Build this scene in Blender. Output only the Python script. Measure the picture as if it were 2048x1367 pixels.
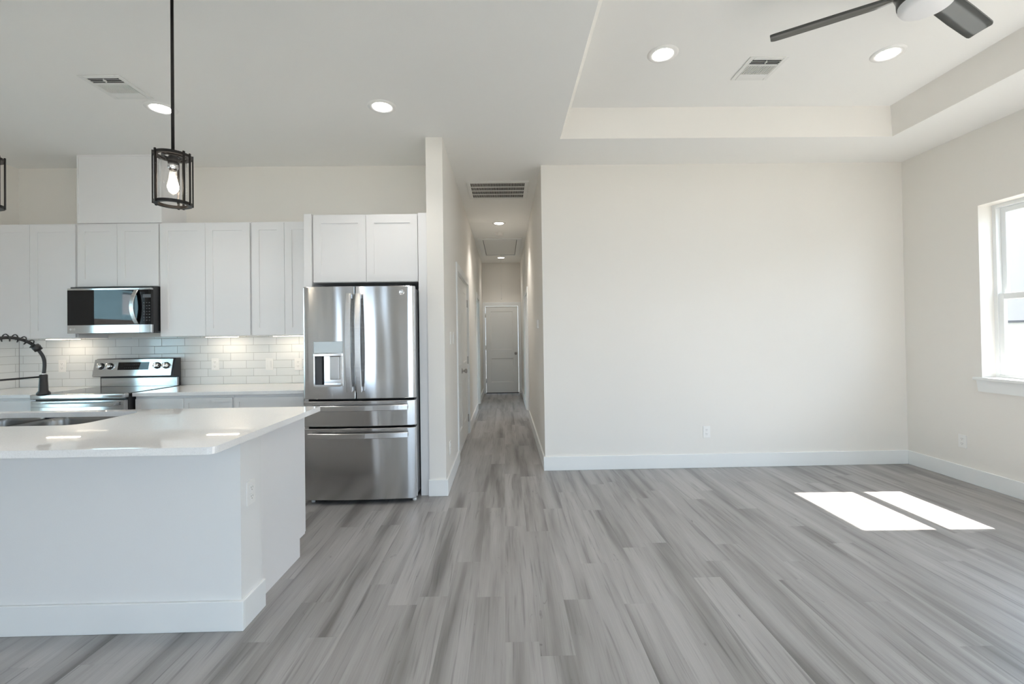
import bpy, bmesh, math, random
from mathutils import Vector, Matrix

random.seed(7)
S = bpy.context.scene
C = S.collection
PI = math.pi
for o in list(bpy.data.objects):
    bpy.data.objects.remove(o)

# ------------------------------------------------------------------ camera
F_PX, YAW, PITCH, ROLL, SHIFT_PX, CAM_Z = 910.0, 0.0161, 0.0105, 0.0145, -22.14, 1.348
cam_data = bpy.data.cameras.new('camera')
cam = bpy.data.objects.new('camera', cam_data)
C.objects.link(cam)
cam_data.sensor_fit = 'HORIZONTAL'
cam_data.sensor_width = 36.0
cam_data.lens = F_PX / 2048 * 36.0
cam_data.shift_y = SHIFT_PX / 2048
cam_data.clip_start = 0.02
cy_, sy_ = math.cos(YAW), math.sin(YAW)
cp_, sp_ = math.cos(PITCH), math.sin(PITCH)
cr_, sr_ = math.cos(ROLL), math.sin(ROLL)
right = Vector((cy_, -sy_, 0))
fwd = Vector((cp_ * sy_, cp_ * cy_, sp_))
up = Vector((-sp_ * sy_, -sp_ * cy_, cp_))
r2 = cr_ * right - sr_ * up
u2 = sr_ * right + cr_ * up
M = Matrix.Identity(4)
for i in range(3):
    M[i][0], M[i][1], M[i][2], M[i][3] = r2[i], u2[i], -fwd[i], (0, 0, CAM_Z)[i]
cam.matrix_world = M
S.camera = cam

# ------------------------------------------------------------------ exposure, sky, sun
S.view_settings.view_transform = 'Standard'
S.view_settings.look = 'None'
S.view_settings.gamma = 1.0
S.view_settings.use_curve_mapping = False
S.view_settings.exposure = 0.38
S.cycles.use_denoising = True
S.cycles.max_bounces = 14
S.cycles.diffuse_bounces = 9
S.cycles.glossy_bounces = 5
S.cycles.transparent_max_bounces = 12
S.cycles.sample_clamp_indirect = 8.0
S.cycles.caustics_reflective = False
S.cycles.caustics_refractive = False

SKY = 4.6
world = bpy.data.worlds.new('sky')
S.world = world
world.use_nodes = True
bg = world.node_tree.nodes['Background']
bg.inputs[0].default_value = (0.63, 0.805, 1.0, 1)
bg.inputs[1].default_value = SKY

sun_data = bpy.data.lights.new('sun', 'SUN')
sun = bpy.data.objects.new('sun', sun_data)
C.objects.link(sun)
sun_data.energy = 24.0
sun_data.angle = math.radians(0.53)
sun_data.color = (1.0, 0.96, 0.90)
sun.location = (12, 3, 14)
sun.rotation_euler = Vector((-1, 0.022, -1.265)).to_track_quat('-Z', 'Y').to_euler()

# ------------------------------------------------------------------ room numbers (metres)
XL, XR = -4.746, 4.06            # left and right walls
YK, YW = 4.525, 4.548            # kitchen back wall, living room far wall
YR = -3.0                        # wall behind the camera
ZC, ZT = 3.055, 3.282            # ceiling, tray ceiling
PX, HL, HR = -0.655, -0.513, 0.386   # pier, hall left face, hall right face
PY, YD = 3.887, 10.66            # pier front, end of the hall
BB_H, BB_T = 0.138, 0.016

# ------------------------------------------------------------------ mesh helpers
def new_bm():
    return bmesh.new()

def box(bm, x0, x1, y0, y1, z0, z1, bev=0.0, seg=2):
    t = bmesh.new()
    r = bmesh.ops.create_cube(t, size=1.0)
    for v in t.verts:
        v.co = Vector((x0 + (v.co.x + .5) * (x1 - x0), y0 + (v.co.y + .5) * (y1 - y0), z0 + (v.co.z + .5) * (z1 - z0)))
    if bev > 0:
        bmesh.ops.bevel(t, geom=list(t.edges), offset=bev, segments=seg, affect='EDGES', profile=0.5)
    merge(bm, t)

def merge(bm, t, mat=None):
    if mat is not None:
        bmesh.ops.transform(t, matrix=mat, verts=list(t.verts))
    me = bpy.data.meshes.new('tmp')
    t.to_mesh(me)
    t.free()
    bm.from_mesh(me)
    bpy.data.meshes.remove(me)

def tube(bm, pts, r, seg=12, caps=True, radii=None):
    pts = [Vector(p) for p in pts]
    n = len(pts)
    tang = []
    for i in range(n):
        a, b = pts[max(i - 1, 0)], pts[min(i + 1, n - 1)]
        tang.append((b - a).normalized())
    ref = Vector((0, 0, 1))
    if abs(tang[0].dot(ref)) > 0.9:
        ref = Vector((1, 0, 0))
    u = tang[0].cross(ref).normalized()
    rings = []
    for i in range(n):
        u = (u - tang[i] * u.dot(tang[i])).normalized()
        w = tang[i].cross(u)
        rr = radii[i] if radii else r
        rings.append([bm.verts.new(pts[i] + (u * math.cos(2 * PI * k / seg) + w * math.sin(2 * PI * k / seg)) * rr) for k in range(seg)])
    for i in range(n - 1):
        for k in range(seg):
            f = bm.faces.new((rings[i][k], rings[i][(k + 1) % seg], rings[i + 1][(k + 1) % seg], rings[i + 1][k]))
            f.smooth = True
    if caps:
        bm.faces.new(list(reversed(rings[0])))
        bm.faces.new(rings[-1])

def lathe(bm, prof, seg=32, mat=None, smooth=True):
    """profile of (radius, z); turned about Z, then moved by mat"""
    t = bmesh.new()
    rings = []
    for r, z in prof:
        if r < 1e-6:
            rings.append([t.verts.new((0, 0, z))])
        else:
            rings.append([t.verts.new((r * math.cos(2 * PI * k / seg), r * math.sin(2 * PI * k / seg), z)) for k in range(seg)])
    for a, b in zip(rings[:-1], rings[1:]):
        for k in range(seg):
            k2 = (k + 1) % seg
            if len(a) == 1 and len(b) == 1:
                continue
            if len(a) == 1:
                f = t.faces.new((a[0], b[k2], b[k]))
            elif len(b) == 1:
                f = t.faces.new((a[k], a[k2], b[0]))
            else:
                f = t.faces.new((a[k], a[k2], b[k2], b[k]))
            f.smooth = smooth
    bmesh.ops.recalc_face_normals(t, faces=list(t.faces))
    merge(bm, t, mat)

def at(x, y, z, axis='Z'):
    m = Matrix.Translation((x, y, z))
    if axis == '-Y':
        m = m @ Matrix.Rotation(PI / 2, 4, 'X')
    elif axis == '+Y':
        m = m @ Matrix.Rotation(-PI / 2, 4, 'X')
    elif axis == '+X':
        m = m @ Matrix.Rotation(PI / 2, 4, 'Y')
    elif axis == '-X':
        m = m @ Matrix.Rotation(-PI / 2, 4, 'Y')
    elif axis == '-Z':
        m = m @ Matrix.Rotation(PI, 4, 'X')
    return m

def strip(bm, pts, wdir, w, t):
    """bar of rectangular section w x t along pts; wdir is the direction of its width"""
    wdir = Vector(wdir).normalized()
    pts = [Vector(p) for p in pts]
    n = len(pts)
    rings = []
    for i in range(n):
        tg = (pts[min(i + 1, n - 1)] - pts[max(i - 1, 0)]).normalized()
        nn = tg.cross(wdir).normalized()
        c = min(w, t) * 0.2
        ring = []
        for a, b in ((-w / 2 + c, -t / 2), (w / 2 - c, -t / 2), (w / 2, -t / 2 + c), (w / 2, t / 2 - c), (w / 2 - c, t / 2), (-w / 2 + c, t / 2), (-w / 2, t / 2 - c), (-w / 2, -t / 2 + c)):
            ring.append(bm.verts.new(pts[i] + wdir * a + nn * b))
        rings.append(ring)
    for i in range(n - 1):
        for k in range(8):
            bm.faces.new((rings[i][k], rings[i][(k + 1) % 8], rings[i + 1][(k + 1) % 8], rings[i + 1][k]))
    bm.faces.new(list(reversed(rings[0])))
    bm.faces.new(rings[-1])
    bmesh.ops.recalc_face_normals(bm, faces=list(bm.faces))

def prism(bm, loops, z0, z1):
    """flat shape (outer loop first, then holes) of (x, y) points, thickened from z0 to z1"""
    t = bmesh.new()
    es = []
    for lp in loops:
        vs = [t.verts.new((x, y, z0)) for x, y in lp]
        for i in range(len(vs)):
            es.append(t.edges.new((vs[i], vs[(i + 1) % len(vs)])))
    bmesh.ops.triangle_fill(t, use_beauty=True, use_dissolve=False, edges=es)
    r = bmesh.ops.extrude_face_region(t, geom=list(t.faces))
    for v in r['geom']:
        if isinstance(v, bmesh.types.BMVert):
            v.co.z = z1
    bmesh.ops.recalc_face_normals(t, faces=list(t.faces))
    merge(bm, t)

def rrect(x0, x1, y0, y1, r, n=6):
    out = []
    for cx, cy, a0 in ((x1 - r, y1 - r, 0), (x0 + r, y1 - r, 90), (x0 + r, y0 + r, 180), (x1 - r, y0 + r, 270)):
        for i in range(n + 1):
            a = math.radians(a0 + 90 * i / n)
            out.append((cx + r * math.cos(a), cy + r * math.sin(a)))
    return out

def text_bm(bm, s, size, depth, mat):
    cu = bpy.data.curves.new('lettering', 'FONT')
    cu.body = s
    cu.size = size
    cu.extrude = depth
    cu.align_x = 'CENTER'
    cu.align_y = 'CENTER'
    cu.resolution_u = 4
    o = bpy.data.objects.new('lettering', cu)
    C.objects.link(o)
    dg = bpy.context.evaluated_depsgraph_get()
    me = bpy.data.meshes.new_from_object(o.evaluated_get(dg))
    bpy.data.objects.remove(o)
    bpy.data.curves.remove(cu)
    t = bmesh.new()
    t.from_mesh(me)
    bpy.data.meshes.remove(me)
    merge(bm, t, mat)

def curve_pts(p0, p1, bow, n=14):
    """points from p0 to p1 bulging by vector bow in the middle"""
    p0, p1, bow = Vector(p0), Vector(p1), Vector(bow)
    return [p0.lerp(p1, i / n) + bow * (1 - (2 * i / n - 1) ** 2) for i in range(n + 1)]

# ------------------------------------------------------------------ object helpers
ORG = {}

def link(name, bm, mat, parent=None, label=None, smooth_angle=None):
    me = bpy.data.meshes.new(name)
    org = ORG.get(parent, Vector((0, 0, 0))) if parent else Vector((0, 0, 0))
    if org.length:
        bmesh.ops.translate(bm, verts=list(bm.verts), vec=-org)
    bm.to_mesh(me)
    bm.free()
    me.materials.append(mat)
    o = bpy.data.objects.new(name, me)
    C.objects.link(o)
    if parent:
        o.parent = parent
    ORG[o] = org
    if label:
        o['label'] = label
    return o

def thing(name, label, cat, loc=(0, 0, 0), group=None):
    o = bpy.data.objects.new(name, None)
    o.empty_display_size = 0.05
    C.objects.link(o)
    o.location = loc
    ORG[o] = Vector(loc)
    o['label'] = label
    o['category'] = cat
    if group:
        o['group'] = group
    return o

def struct(name, bm, mat, label=None):
    o = link(name, bm, mat)
    o['kind'] = 'structure'
    if label:
        o['label'] = label
    return o

def struct_root(name, loc, label=None):
    o = bpy.data.objects.new(name, None)
    C.objects.link(o)
    o.location = loc
    ORG[o] = Vector(loc)
    o['kind'] = 'structure'
    if label:
        o['label'] = label
    return o

def dup(root, loc, rotz=None, label=None, group=None):
    r = root.copy()
    C.objects.link(r)
    r.location = loc
    if rotz is not None:
        r.rotation_euler = (0, 0, rotz)
    if label:
        r['label'] = label
    if group:
        r['group'] = group
    for ch in list(root.children):
        c = ch.copy()
        C.objects.link(c)
        c.parent = r
        for g in list(ch.children):
            d = g.copy()
            C.objects.link(d)
            d.parent = c
    return r

# ------------------------------------------------------------------ materials
def material(name, col, rough=0.5, metal=0.0, spec=0.5, coat=0.0, aniso=0.0):
    m = bpy.data.materials.new(name)
    m.use_nodes = True
    b = m.node_tree.nodes['Principled BSDF']
    b.inputs['Base Color'].default_value = (*col, 1)
    b.inputs['Roughness'].default_value = rough
    b.inputs['Metallic'].default_value = metal
    b.inputs['Specular IOR Level'].default_value = spec
    b.inputs['Coat Weight'].default_value = coat
    b.inputs['Anisotropic'].default_value = aniso
    return m

def nodes(m):
    return m.node_tree.nodes, m.node_tree.links, m.node_tree.nodes['Principled BSDF']

def painted(name, col, rough, bump=0.0, scale=180):
    m = material(name, col, rough)
    N, L, b = nodes(m)
    g = N.new('ShaderNodeNewGeometry')
    n = N.new('ShaderNodeTexNoise')
    n.inputs['Scale'].default_value = scale
    n.inputs['Detail'].default_value = 2
    L.new(g.outputs['Position'], n.inputs['Vector'])
    bp = N.new('ShaderNodeBump')
    bp.inputs['Strength'].default_value = bump
    bp.inputs['Distance'].default_value = 0.002
    L.new(n.outputs['Fac'], bp.inputs['Height'])
    L.new(bp.outputs['Normal'], b.inputs['Normal'])
    return m

def emissive(name, col, strength, base=(0.9, 0.9, 0.9)):
    m = material(name, base, 0.4)
    b = m.node_tree.nodes['Principled BSDF']
    b.inputs['Emission Color'].default_value = (*col, 1)
    b.inputs['Emission Strength'].default_value = strength
    return m

M_WALL = painted('wall_paint', (0.80, 0.772, 0.728), 0.55, 0.12)
M_CEIL = painted('ceiling_paint', (0.86, 0.855, 0.835), 0.65, 0.15)
M_TRIM = painted('trim_paint', (0.82, 0.83, 0.825), 0.32, 0.02, 60)
M_DOOR = painted('door_paint', (0.80, 0.80, 0.78), 0.35, 0.02, 60)
M_CAB = painted('cabinet_paint', (0.815, 0.805, 0.805), 0.34, 0.02, 60)
M_PLATE = painted('white_plastic', (0.84, 0.83, 0.81), 0.3, 0.0)
M_SLOT = painted('socket_slot_plastic', (0.28, 0.27, 0.26), 0.5, 0.0)
M_BLACKMETAL = painted('bronze_black_metal', (0.010, 0.008, 0.007), 0.42, 0.05, 90)
M_BLACKMETAL.node_tree.nodes['Principled BSDF'].inputs['Specular IOR Level'].default_value = 0.3
M_MATTEBLACK = painted('matte_black_metal', (0.014, 0.014, 0.015), 0.42, 0.03, 90)
M_BLACKPLASTIC = painted('black_plastic', (0.02, 0.02, 0.022), 0.4, 0.02)
M_DARKGAP = painted('dark_gasket', (0.006, 0.006, 0.006), 0.8, 0.0)
M_CASE = painted('grey_appliance_case', (0.10, 0.10, 0.105), 0.45, 0.1, 300)
M_NICKEL = material('satin_nickel', (0.42, 0.40, 0.38), 0.28, 1.0)
M_CHROME = material('bright_chrome', (0.8, 0.8, 0.8), 0.12, 1.0)
M_BLACKGLASS = material('black_glass', (0.004, 0.004, 0.005), 0.02, 0.0, 0.42)
M_COOKTOP = material('ceramic_cooktop_glass', (0.012, 0.012, 0.013), 0.10, 0.0, 0.5)
M_FAN = material('dark_bronze_blade', (0.050, 0.054, 0.053), 0.30, 0.0, 0.5)
M_DUCTSHADE = material('duct_and_gap_shade', (0.022, 0.022, 0.022), 0.8)  # near black: shade inside ducts and the hatch gap put into colour
M_VENT = painted('white_register_metal', (0.78, 0.78, 0.76), 0.4, 0.0)
M_SINK = material('sink_steel', (0.24, 0.235, 0.225), 0.24, 1.0, aniso=0.5)
M_BRASS = material('bulb_cap', (0.75, 0.72, 0.66), 0.3, 1.0)
M_OPAL = emissive('opal_lamp_cover', (1, 0.98, 0.96), 0.0, (0.82, 0.82, 0.83))

def stainless(name, base=0.60, rough=0.17, wave=0.30):
    m = material(name, (base, base, base * 1.005), rough, 1.0, aniso=0.85)
    N, L, b = nodes(m)
    b.inputs['Anisotropic Rotation'].default_value = 0.25
    g = N.new('ShaderNodeNewGeometry')
    mp = N.new('ShaderNodeMapping')
    mp.inputs['Scale'].default_value = (3, 3, 900)
    L.new(g.outputs['Position'], mp.inputs['Vector'])
    n = N.new('ShaderNodeTexNoise')
    n.inputs['Scale'].default_value = 1.0
    n.inputs['Detail'].default_value = 1
    L.new(mp.outputs['Vector'], n.inputs['Vector'])
    mr = N.new('ShaderNodeMapRange')
    mr.inputs['To Min'].default_value = rough - 0.02
    mr.inputs['To Max'].default_value = rough + 0.03
    L.new(n.outputs['Fac'], mr.inputs['Value'])
    L.new(mr.outputs['Result'], b.inputs['Roughness'])
    # slow ripples of the sheet metal
    mp2 = N.new('ShaderNodeMapping')
    mp2.inputs['Scale'].default_value = (7.5, 7.5, 0.9)
    L.new(g.outputs['Position'], mp2.inputs['Vector'])
    n2 = N.new('ShaderNodeTexNoise')
    n2.inputs['Scale'].default_value = 1.0
    n2.inputs['Detail'].default_value = 0
    L.new(mp2.outputs['Vector'], n2.inputs['Vector'])
    bp = N.new('ShaderNodeBump')
    bp.inputs['Strength'].default_value = wave
    bp.inputs['Distance'].default_value = 0.02
    L.new(n2.outputs['Fac'], bp.inputs['Height'])
    L.new(bp.outputs['Normal'], b.inputs['Normal'])
    tn = N.new('ShaderNodeTangent')
    tn.direction_type = 'RADIAL'
    tn.axis = 'Z'
    L.new(tn.outputs['Tangent'], b.inputs['Tangent'])
    return m

M_STEEL = stainless('brushed_stainless')
M_STEELFLAT = stainless('flat_stainless', 0.56, 0.13, 0.02)
M_HANDLE = stainless('handle_stainless', 0.62, 0.26, 0.0)

def clear_glass(name, refl=0.06, tint=(1, 1, 1)):
    m = bpy.data.materials.new(name)
    m.use_nodes = True
    N, L = m.node_tree.nodes, m.node_tree.links
    N.clear()
    out = N.new('ShaderNodeOutputMaterial')
    mix = N.new('ShaderNodeMixShader')
    tr = N.new('ShaderNodeBsdfTransparent')
    tr.inputs[0].default_value = (*tint, 1)
    gl = N.new('ShaderNodeBsdfGlossy')
    gl.inputs['Roughness'].default_value = 0.0
    fr = N.new('ShaderNodeFresnel')
    geo = N.new('ShaderNodeNewGeometry')     # the same reflectance seen from either side of the pane
    mr = N.new('ShaderNodeMapRange')
    mr.inputs['To Min'].default_value = 1.45
    mr.inputs['To Max'].default_value = 1 / 1.45
    L.new(geo.outputs['Backfacing'], mr.inputs['Value'])
    L.new(mr.outputs['Result'], fr.inputs['IOR'])
    ml = N.new('ShaderNodeMath')
    ml.operation = 'MULTIPLY'
    ml.inputs[1].default_value = refl / 0.034
    L.new(fr.outputs[0], ml.inputs[0])
    cl = N.new('ShaderNodeClamp')
    L.new(ml.outputs[0], cl.inputs['Value'])
    L.new(cl.outputs[0], mix.inputs[0])
    L.new(tr.outputs[0], mix.inputs[1])
    L.new(gl.outputs[0], mix.inputs[2])
    L.new(mix.outputs[0], out.inputs[0])
    return m

M_PANE = clear_glass('window_glass', 0.034)
M_LAMPGLASS = clear_glass('lamp_glass', 0.018)

def plank_floor():
    m = material('grey_oak_vinyl_plank', (0.3, 0.3, 0.3), 0.42)
    N, L, b = nodes(m)
    g = N.new('ShaderNodeNewGeometry')
    sx = N.new('ShaderNodeSeparateXYZ')
    L.new(g.outputs['Position'], sx.inputs[0])
    def mt(op, a, bb=None, clamp=False):
        n = N.new('ShaderNodeMath')
        n.operation = op
        n.use_clamp = clamp
        for k, v in ((0, a), (1, bb)):
            if v is None:
                continue
            if isinstance(v, (int, float)):
                n.inputs[k].default_value = v
            else:
                L.new(v, n.inputs[k])
        return n.outputs[0]
    W_, LEN = 0.1485, 1.22
    xs = mt('DIVIDE', mt('ADD', sx.outputs['X'], 10.0 - 0.034 + 0.1485 * 0.0), W_)
    row = mt('FLOOR', xs)
    wn = N.new('ShaderNodeTexWhiteNoise')
    wn.noise_dimensions = '1D'
    L.new(row, wn.inputs['W'])
    ys = mt('ADD', mt('DIVIDE', sx.outputs['Y'], LEN), wn.outputs['Value'])
    pl = mt('FLOOR', ys)
    cid = N.new('ShaderNodeCombineXYZ')
    L.new(row, cid.inputs[0])
    L.new(pl, cid.inputs[1])
    wn2 = N.new('ShaderNodeTexWhiteNoise')
    wn2.noise_dimensions = '2D'
    L.new(cid.outputs[0], wn2.inputs['Vector'])
    rid = wn2.outputs['Value']
    off = mt('MULTIPLY', rid, 61.0)
    def noise(kx, ky, det, rough=0.5, dist=0.0):
        cv = N.new('ShaderNodeCombineXYZ')
        L.new(mt('ADD', mt('MULTIPLY', sx.outputs['X'], kx), off), cv.inputs[0])
        L.new(mt('ADD', mt('MULTIPLY', sx.outputs['Y'], ky), mt('MULTIPLY', off, 1.7)), cv.inputs[1])
        L.new(off, cv.inputs[2])
        n = N.new('ShaderNodeTexNoise')
        n.inputs['Scale'].default_value = 1.0
        n.inputs['Detail'].default_value = det
        n.inputs['Roughness'].default_value = rough
        n.inputs['Distortion'].default_value = dist
        L.new(cv.outputs[0], n.inputs['Vector'])
        return n.outputs['Fac']
    wob = noise(3.0, 1.1, 1.0)                       # makes the streaks wander
    def warped(kx, ky, det, rough, amp, per_plank=1.0):
        cv = N.new('ShaderNodeCombineXYZ')
        o_ = mt('MULTIPLY', off, per_plank)
        L.new(mt('ADD', mt('MULTIPLY', mt('ADD', sx.outputs['X'], mt('MULTIPLY', mt('SUBTRACT', wob, 0.5), amp)), kx), o_), cv.inputs[0])
        L.new(mt('ADD', mt('MULTIPLY', sx.outputs['Y'], ky), mt('MULTIPLY', o_, 1.7)), cv.inputs[1])
        L.new(o_, cv.inputs[2])
        n = N.new('ShaderNodeTexNoise')
        n.inputs['Scale'].default_value = 1.0
        n.inputs['Detail'].default_value = det
        n.inputs['Roughness'].default_value = rough
        L.new(cv.outputs[0], n.inputs['Vector'])
        return n.outputs['Fac']
    b1 = warped(10.0, 0.75, 3.0, 0.5, 0.05)
    b2 = warped(6.5, 0.35, 1.0, 0.5, 0.03, 0.0)      # broad tone that runs on from plank to plank
    band = mt('ADD', mt('MULTIPLY', b1, 0.66), mt('MULTIPLY', b2, 0.34))
    grain = noise(170.0, 4.0, 4.0, 0.65, 0.5)
    figure = warped(62.0, 2.0, 2.0, 0.55, 0.07)      # fine dark growth lines
    knot = noise(24.0, 7.0, 2.0, 0.5, 1.5)
    rb = N.new('ShaderNodeValToRGB')
    cr = rb.color_ramp
    cr.elements[0].position = 0.355
    cr.elements[0].color = (0.165, 0.155, 0.150, 1)
    cr.elements[1].position = 0.62
    cr.elements[1].color = (0.385, 0.370, 0.364, 1)
    e = cr.elements.new(0.48)
    e.color = (0.305, 0.291, 0.284, 1)
    L.new(band, rb.inputs[0])
    # plank to plank tone
    tone = mt('ADD', mt('MULTIPLY', rid, 0.14), 0.93)
    gr = mt('MULTIPLY', mt('ADD', mt('MULTIPLY', grain, 0.40), 0.80), mt('SUBTRACT', 1.0, mt('MULTIPLY', mt('SUBTRACT', 0.43, figure, True), 1.9)))
    kn = mt('SUBTRACT', 1.0, mt('MULTIPLY', mt('MULTIPLY', mt('SUBTRACT', 0.29, knot, True), 8.0, True), 0.55))
    fx = mt('FRACT', xs)
    ex = mt('MULTIPLY', mt('MINIMUM', fx, mt('SUBTRACT', 1.0, fx)), W_)
    fy = mt('FRACT', ys)
    ey = mt('MULTIPLY', mt('MINIMUM', fy, mt('SUBTRACT', 1.0, fy)), LEN)
    edge = mt('MINIMUM', ex, ey)
    gap = mt('MULTIPLY', edge, 1 / 0.0012, True)
    gapf = mt('ADD', mt('MULTIPLY', gap, 0.09), 0.91)
    tot = mt('MULTIPLY', mt('MULTIPLY', tone, gr), mt('MULTIPLY', kn, gapf))
    mx = N.new('ShaderNodeVectorMath')
    mx.operation = 'SCALE'
    L.new(rb.outputs[0], mx.inputs[0])
    L.new(tot, mx.inputs['Scale'])
    L.new(mx.outputs[0], b.inputs['Base Color'])
    L.new(mt('ADD', mt('MULTIPLY', grain, 0.16), 0.30), b.inputs['Roughness'])
    bp = N.new('ShaderNodeBump')
    bp.inputs['Strength'].default_value = 0.25
    bp.inputs['Distance'].default_value = 0.0012
    L.new(mt('ADD', mt('MULTIPLY', grain, 0.5), gap), bp.inputs['Height'])
    L.new(bp.outputs['Normal'], b.inputs['Normal'])
    return m

M_FLOOR = plank_floor()

def subway_tile():
    m = material('glazed_subway_tile', (0.74, 0.74, 0.72), 0.10)
    N, L, b = nodes(m)
    g = N.new('ShaderNodeNewGeometry')
    sx = N.new('ShaderNodeSeparateXYZ')
    L.new(g.outputs['Position'], sx.inputs[0])
    def mt(op, a, bb=None, clamp=False):
        n = N.new('ShaderNodeMath')
        n.operation = op
        n.use_clamp = clamp
        for k, v in ((0, a), (1, bb)):
            if v is None:
                continue
            if isinstance(v, (int, float)):
                n.inputs[k].default_value = v
            else:
                L.new(v, n.inputs[k])
        return n.outputs[0]
    TW, TH = 0.2228, 0.0762
    zs = mt('DIVIDE', mt('SUBTRACT', sx.outputs['Z'], 0.914), TH)
    row = mt('FLOOR', zs)
    shift = mt('MULTIPLY', mt('MODULO', mt('ADD', row, 10.0), 2.0), -0.323)
    u = mt('ADD', sx.outputs['X'], sx.outputs['Y'])
    xs = mt('ADD', mt('DIVIDE', mt('ADD', u, 20.0 + 4.04 - YK - 20.0 + 0.2228 * 60), TW), mt('ADD', shift, 0.323))
    fx, fz = mt('FRACT', xs), mt('FRACT', zs)
    ex = mt('MULTIPLY', mt('MINIMUM', fx, mt('SUBTRACT', 1.0, fx)), TW)
    ez = mt('MULTIPLY', mt('MINIMUM', fz, mt('SUBTRACT', 1.0, fz)), TH)
    ed = mt('MINIMUM', ex, ez)
    grout = mt('SUBTRACT', 1.0, mt('MULTIPLY', mt('SUBTRACT', ed, 0.0010), 1 / 0.0012, True), True)
    cid = N.new('ShaderNodeCombineXYZ')
    L.new(mt('FLOOR', xs), cid.inputs[0])
    L.new(row, cid.inputs[1])
    wn = N.new('ShaderNodeTexWhiteNoise')
    wn.noise_dimensions = '2D'
    L.new(cid.outputs[0], wn.inputs['Vector'])
    mx = N.new('ShaderNodeMix')
    mx.data_type = 'RGBA'
    L.new(grout, mx.inputs['Factor'])
    tc = N.new('ShaderNodeMix')
    tc.data_type = 'RGBA'
    tc.inputs['A'].default_value = (0.72, 0.74, 0.735, 1)
    tc.inputs['B'].default_value = (0.78, 0.79, 0.785, 1)
    L.new(wn.outputs['Value'], tc.inputs['Factor'])
    L.new(tc.outputs['Result'], mx.inputs['A'])
    mx.inputs['B'].default_value = (0.38, 0.38, 0.37, 1)
    L.new(mx.outputs['Result'], b.inputs['Base Color'])
    L.new(mt('ADD', mt('MULTIPLY', grout, 0.6), 0.09), b.inputs['Roughness'])
    hgt = mt('MULTIPLY', ed, 1 / 0.004, True)
    bp = N.new('ShaderNodeBump')
    bp.inputs['Strength'].default_value = 0.6
    bp.inputs['Distance'].default_value = 0.0015
    L.new(hgt, bp.inputs['Height'])
    L.new(bp.outputs['Normal'], b.inputs['Normal'])
    return m

M_TILE = subway_tile()

def quartz():
    m = material('white_quartz', (0.76, 0.755, 0.745), 0.02)
    N, L, b = nodes(m)
    g = N.new('ShaderNodeNewGeometry')
    n = N.new('ShaderNodeTexNoise')
    n.inputs['Scale'].default_value = 260
    n.inputs['Detail'].default_value = 2
    L.new(g.outputs['Position'], n.inputs['Vector'])
    rb = N.new('ShaderNodeValToRGB')
    rb.color_ramp.elements[0].position = 0.30
    rb.color_ramp.elements[0].color = (0.78, 0.775, 0.765, 1)
    rb.color_ramp.elements[1].position = 0.5
    rb.color_ramp.elements[1].color = (0.86, 0.855, 0.85, 1)
    L.new(n.outputs['Fac'], rb.inputs[0])
    L.new(rb.outputs[0], b.inputs['Base Color'])
    return m

M_QUARTZ = quartz()

M_LED = emissive('led_lens', (1.0, 0.97, 0.93), 26.0)
M_LEDHALL = emissive('hall_led_lens', (1.0, 0.95, 0.87), 15.0)
M_UNDERCAB = emissive('under_cabinet_led', (1.0, 0.84, 0.64), 20.0)
M_BULBGLOW = emissive('bulb_glow_fill', (1.0, 0.86, 0.68), 65.0)  # glow of the solid teardrop that stands for the bulb's glare
M_GROUND = painted('concrete_ground', (0.30, 0.285, 0.25), 0.9, 0.2, 8)
M_SIDING = painted('neighbour_siding', (0.42, 0.44, 0.43), 0.7, 0.0)
M_SHINGLE = painted('neighbour_roof_shingles', (0.055, 0.055, 0.058), 0.85, 0.3, 40)
M_FENCE = painted('fence_boards', (0.16, 0.13, 0.11), 0.8, 0.2, 20)

# ------------------------------------------------------------------ the room shell
def wall_with_holes(bm, axis, a0, a1, t0, t1, z0, z1, holes):
    """wall running along X ('X') or Y ('Y') from a0 to a1, between t0 and t1 in thickness; holes (b0, b1, h0, h1)"""
    cuts = sorted({a0, a1, *[h[0] for h in holes], *[h[1] for h in holes]})
    for c0, c1 in zip(cuts[:-1], cuts[1:]):
        mid = (c0 + c1) / 2
        hs = sorted([(h[2], h[3]) for h in holes if h[0] < mid < h[1]])
        z = z0
        spans = []
        for h0, h1 in hs:
            if h0 > z:
                spans.append((z, h0))
            z = h1
        if z < z1:
            spans.append((z, z1))
        for s0, s1 in spans:
            if axis == 'X':
                box(bm, c0, c1, t0, t1, s0, s1)
            else:
                box(bm, t0, t1, c0, c1, s0, s1)

bm = new_bm()
box(bm, XL - 0.2, XR + 0.2, YR - 0.2, YD + 0.2, -0.12, 0.0)
struct('floor', bm, M_FLOOR)

TX0, TX1, TY0, TY1, TI = 0.505, 3.4425, 0.26, 3.939, 0.09     # tray recess, its sides lean in
bm = new_bm()
prism(bm, [[(XL - 0.2, YR - 0.2), (XR + 0.2, YR - 0.2), (XR + 0.2, YD + 0.2), (XL - 0.2, YD + 0.2)],
           [(TX0, TY0), (TX1, TY0), (TX1, TY1), (TX0, TY1)]], ZC, ZC + 0.02)
box(bm, XL - 0.2, XR + 0.2, YR - 0.2, TY0 - 0.01, ZC + 0.02, ZC + 0.35)
box(bm, XL - 0.2, XR + 0.2, TY1 + 0.01, YD + 0.2, ZC + 0.02, ZC + 0.35)
box(bm, XL - 0.2, TX0 - 0.01, TY0 - 0.01, TY1 + 0.01, ZC + 0.02, ZC + 0.35)
box(bm, TX1 + 0.01, XR + 0.2, TY0 - 0.01, TY1 + 0.01, ZC + 0.02, ZC + 0.35)
box(bm, TX0 + TI - .02, TX1 - TI + .02, TY0 + TI - .02, TY1 - TI + .02, ZT, ZC + 0.35)
struct('ceiling', bm, M_CEIL)
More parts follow.
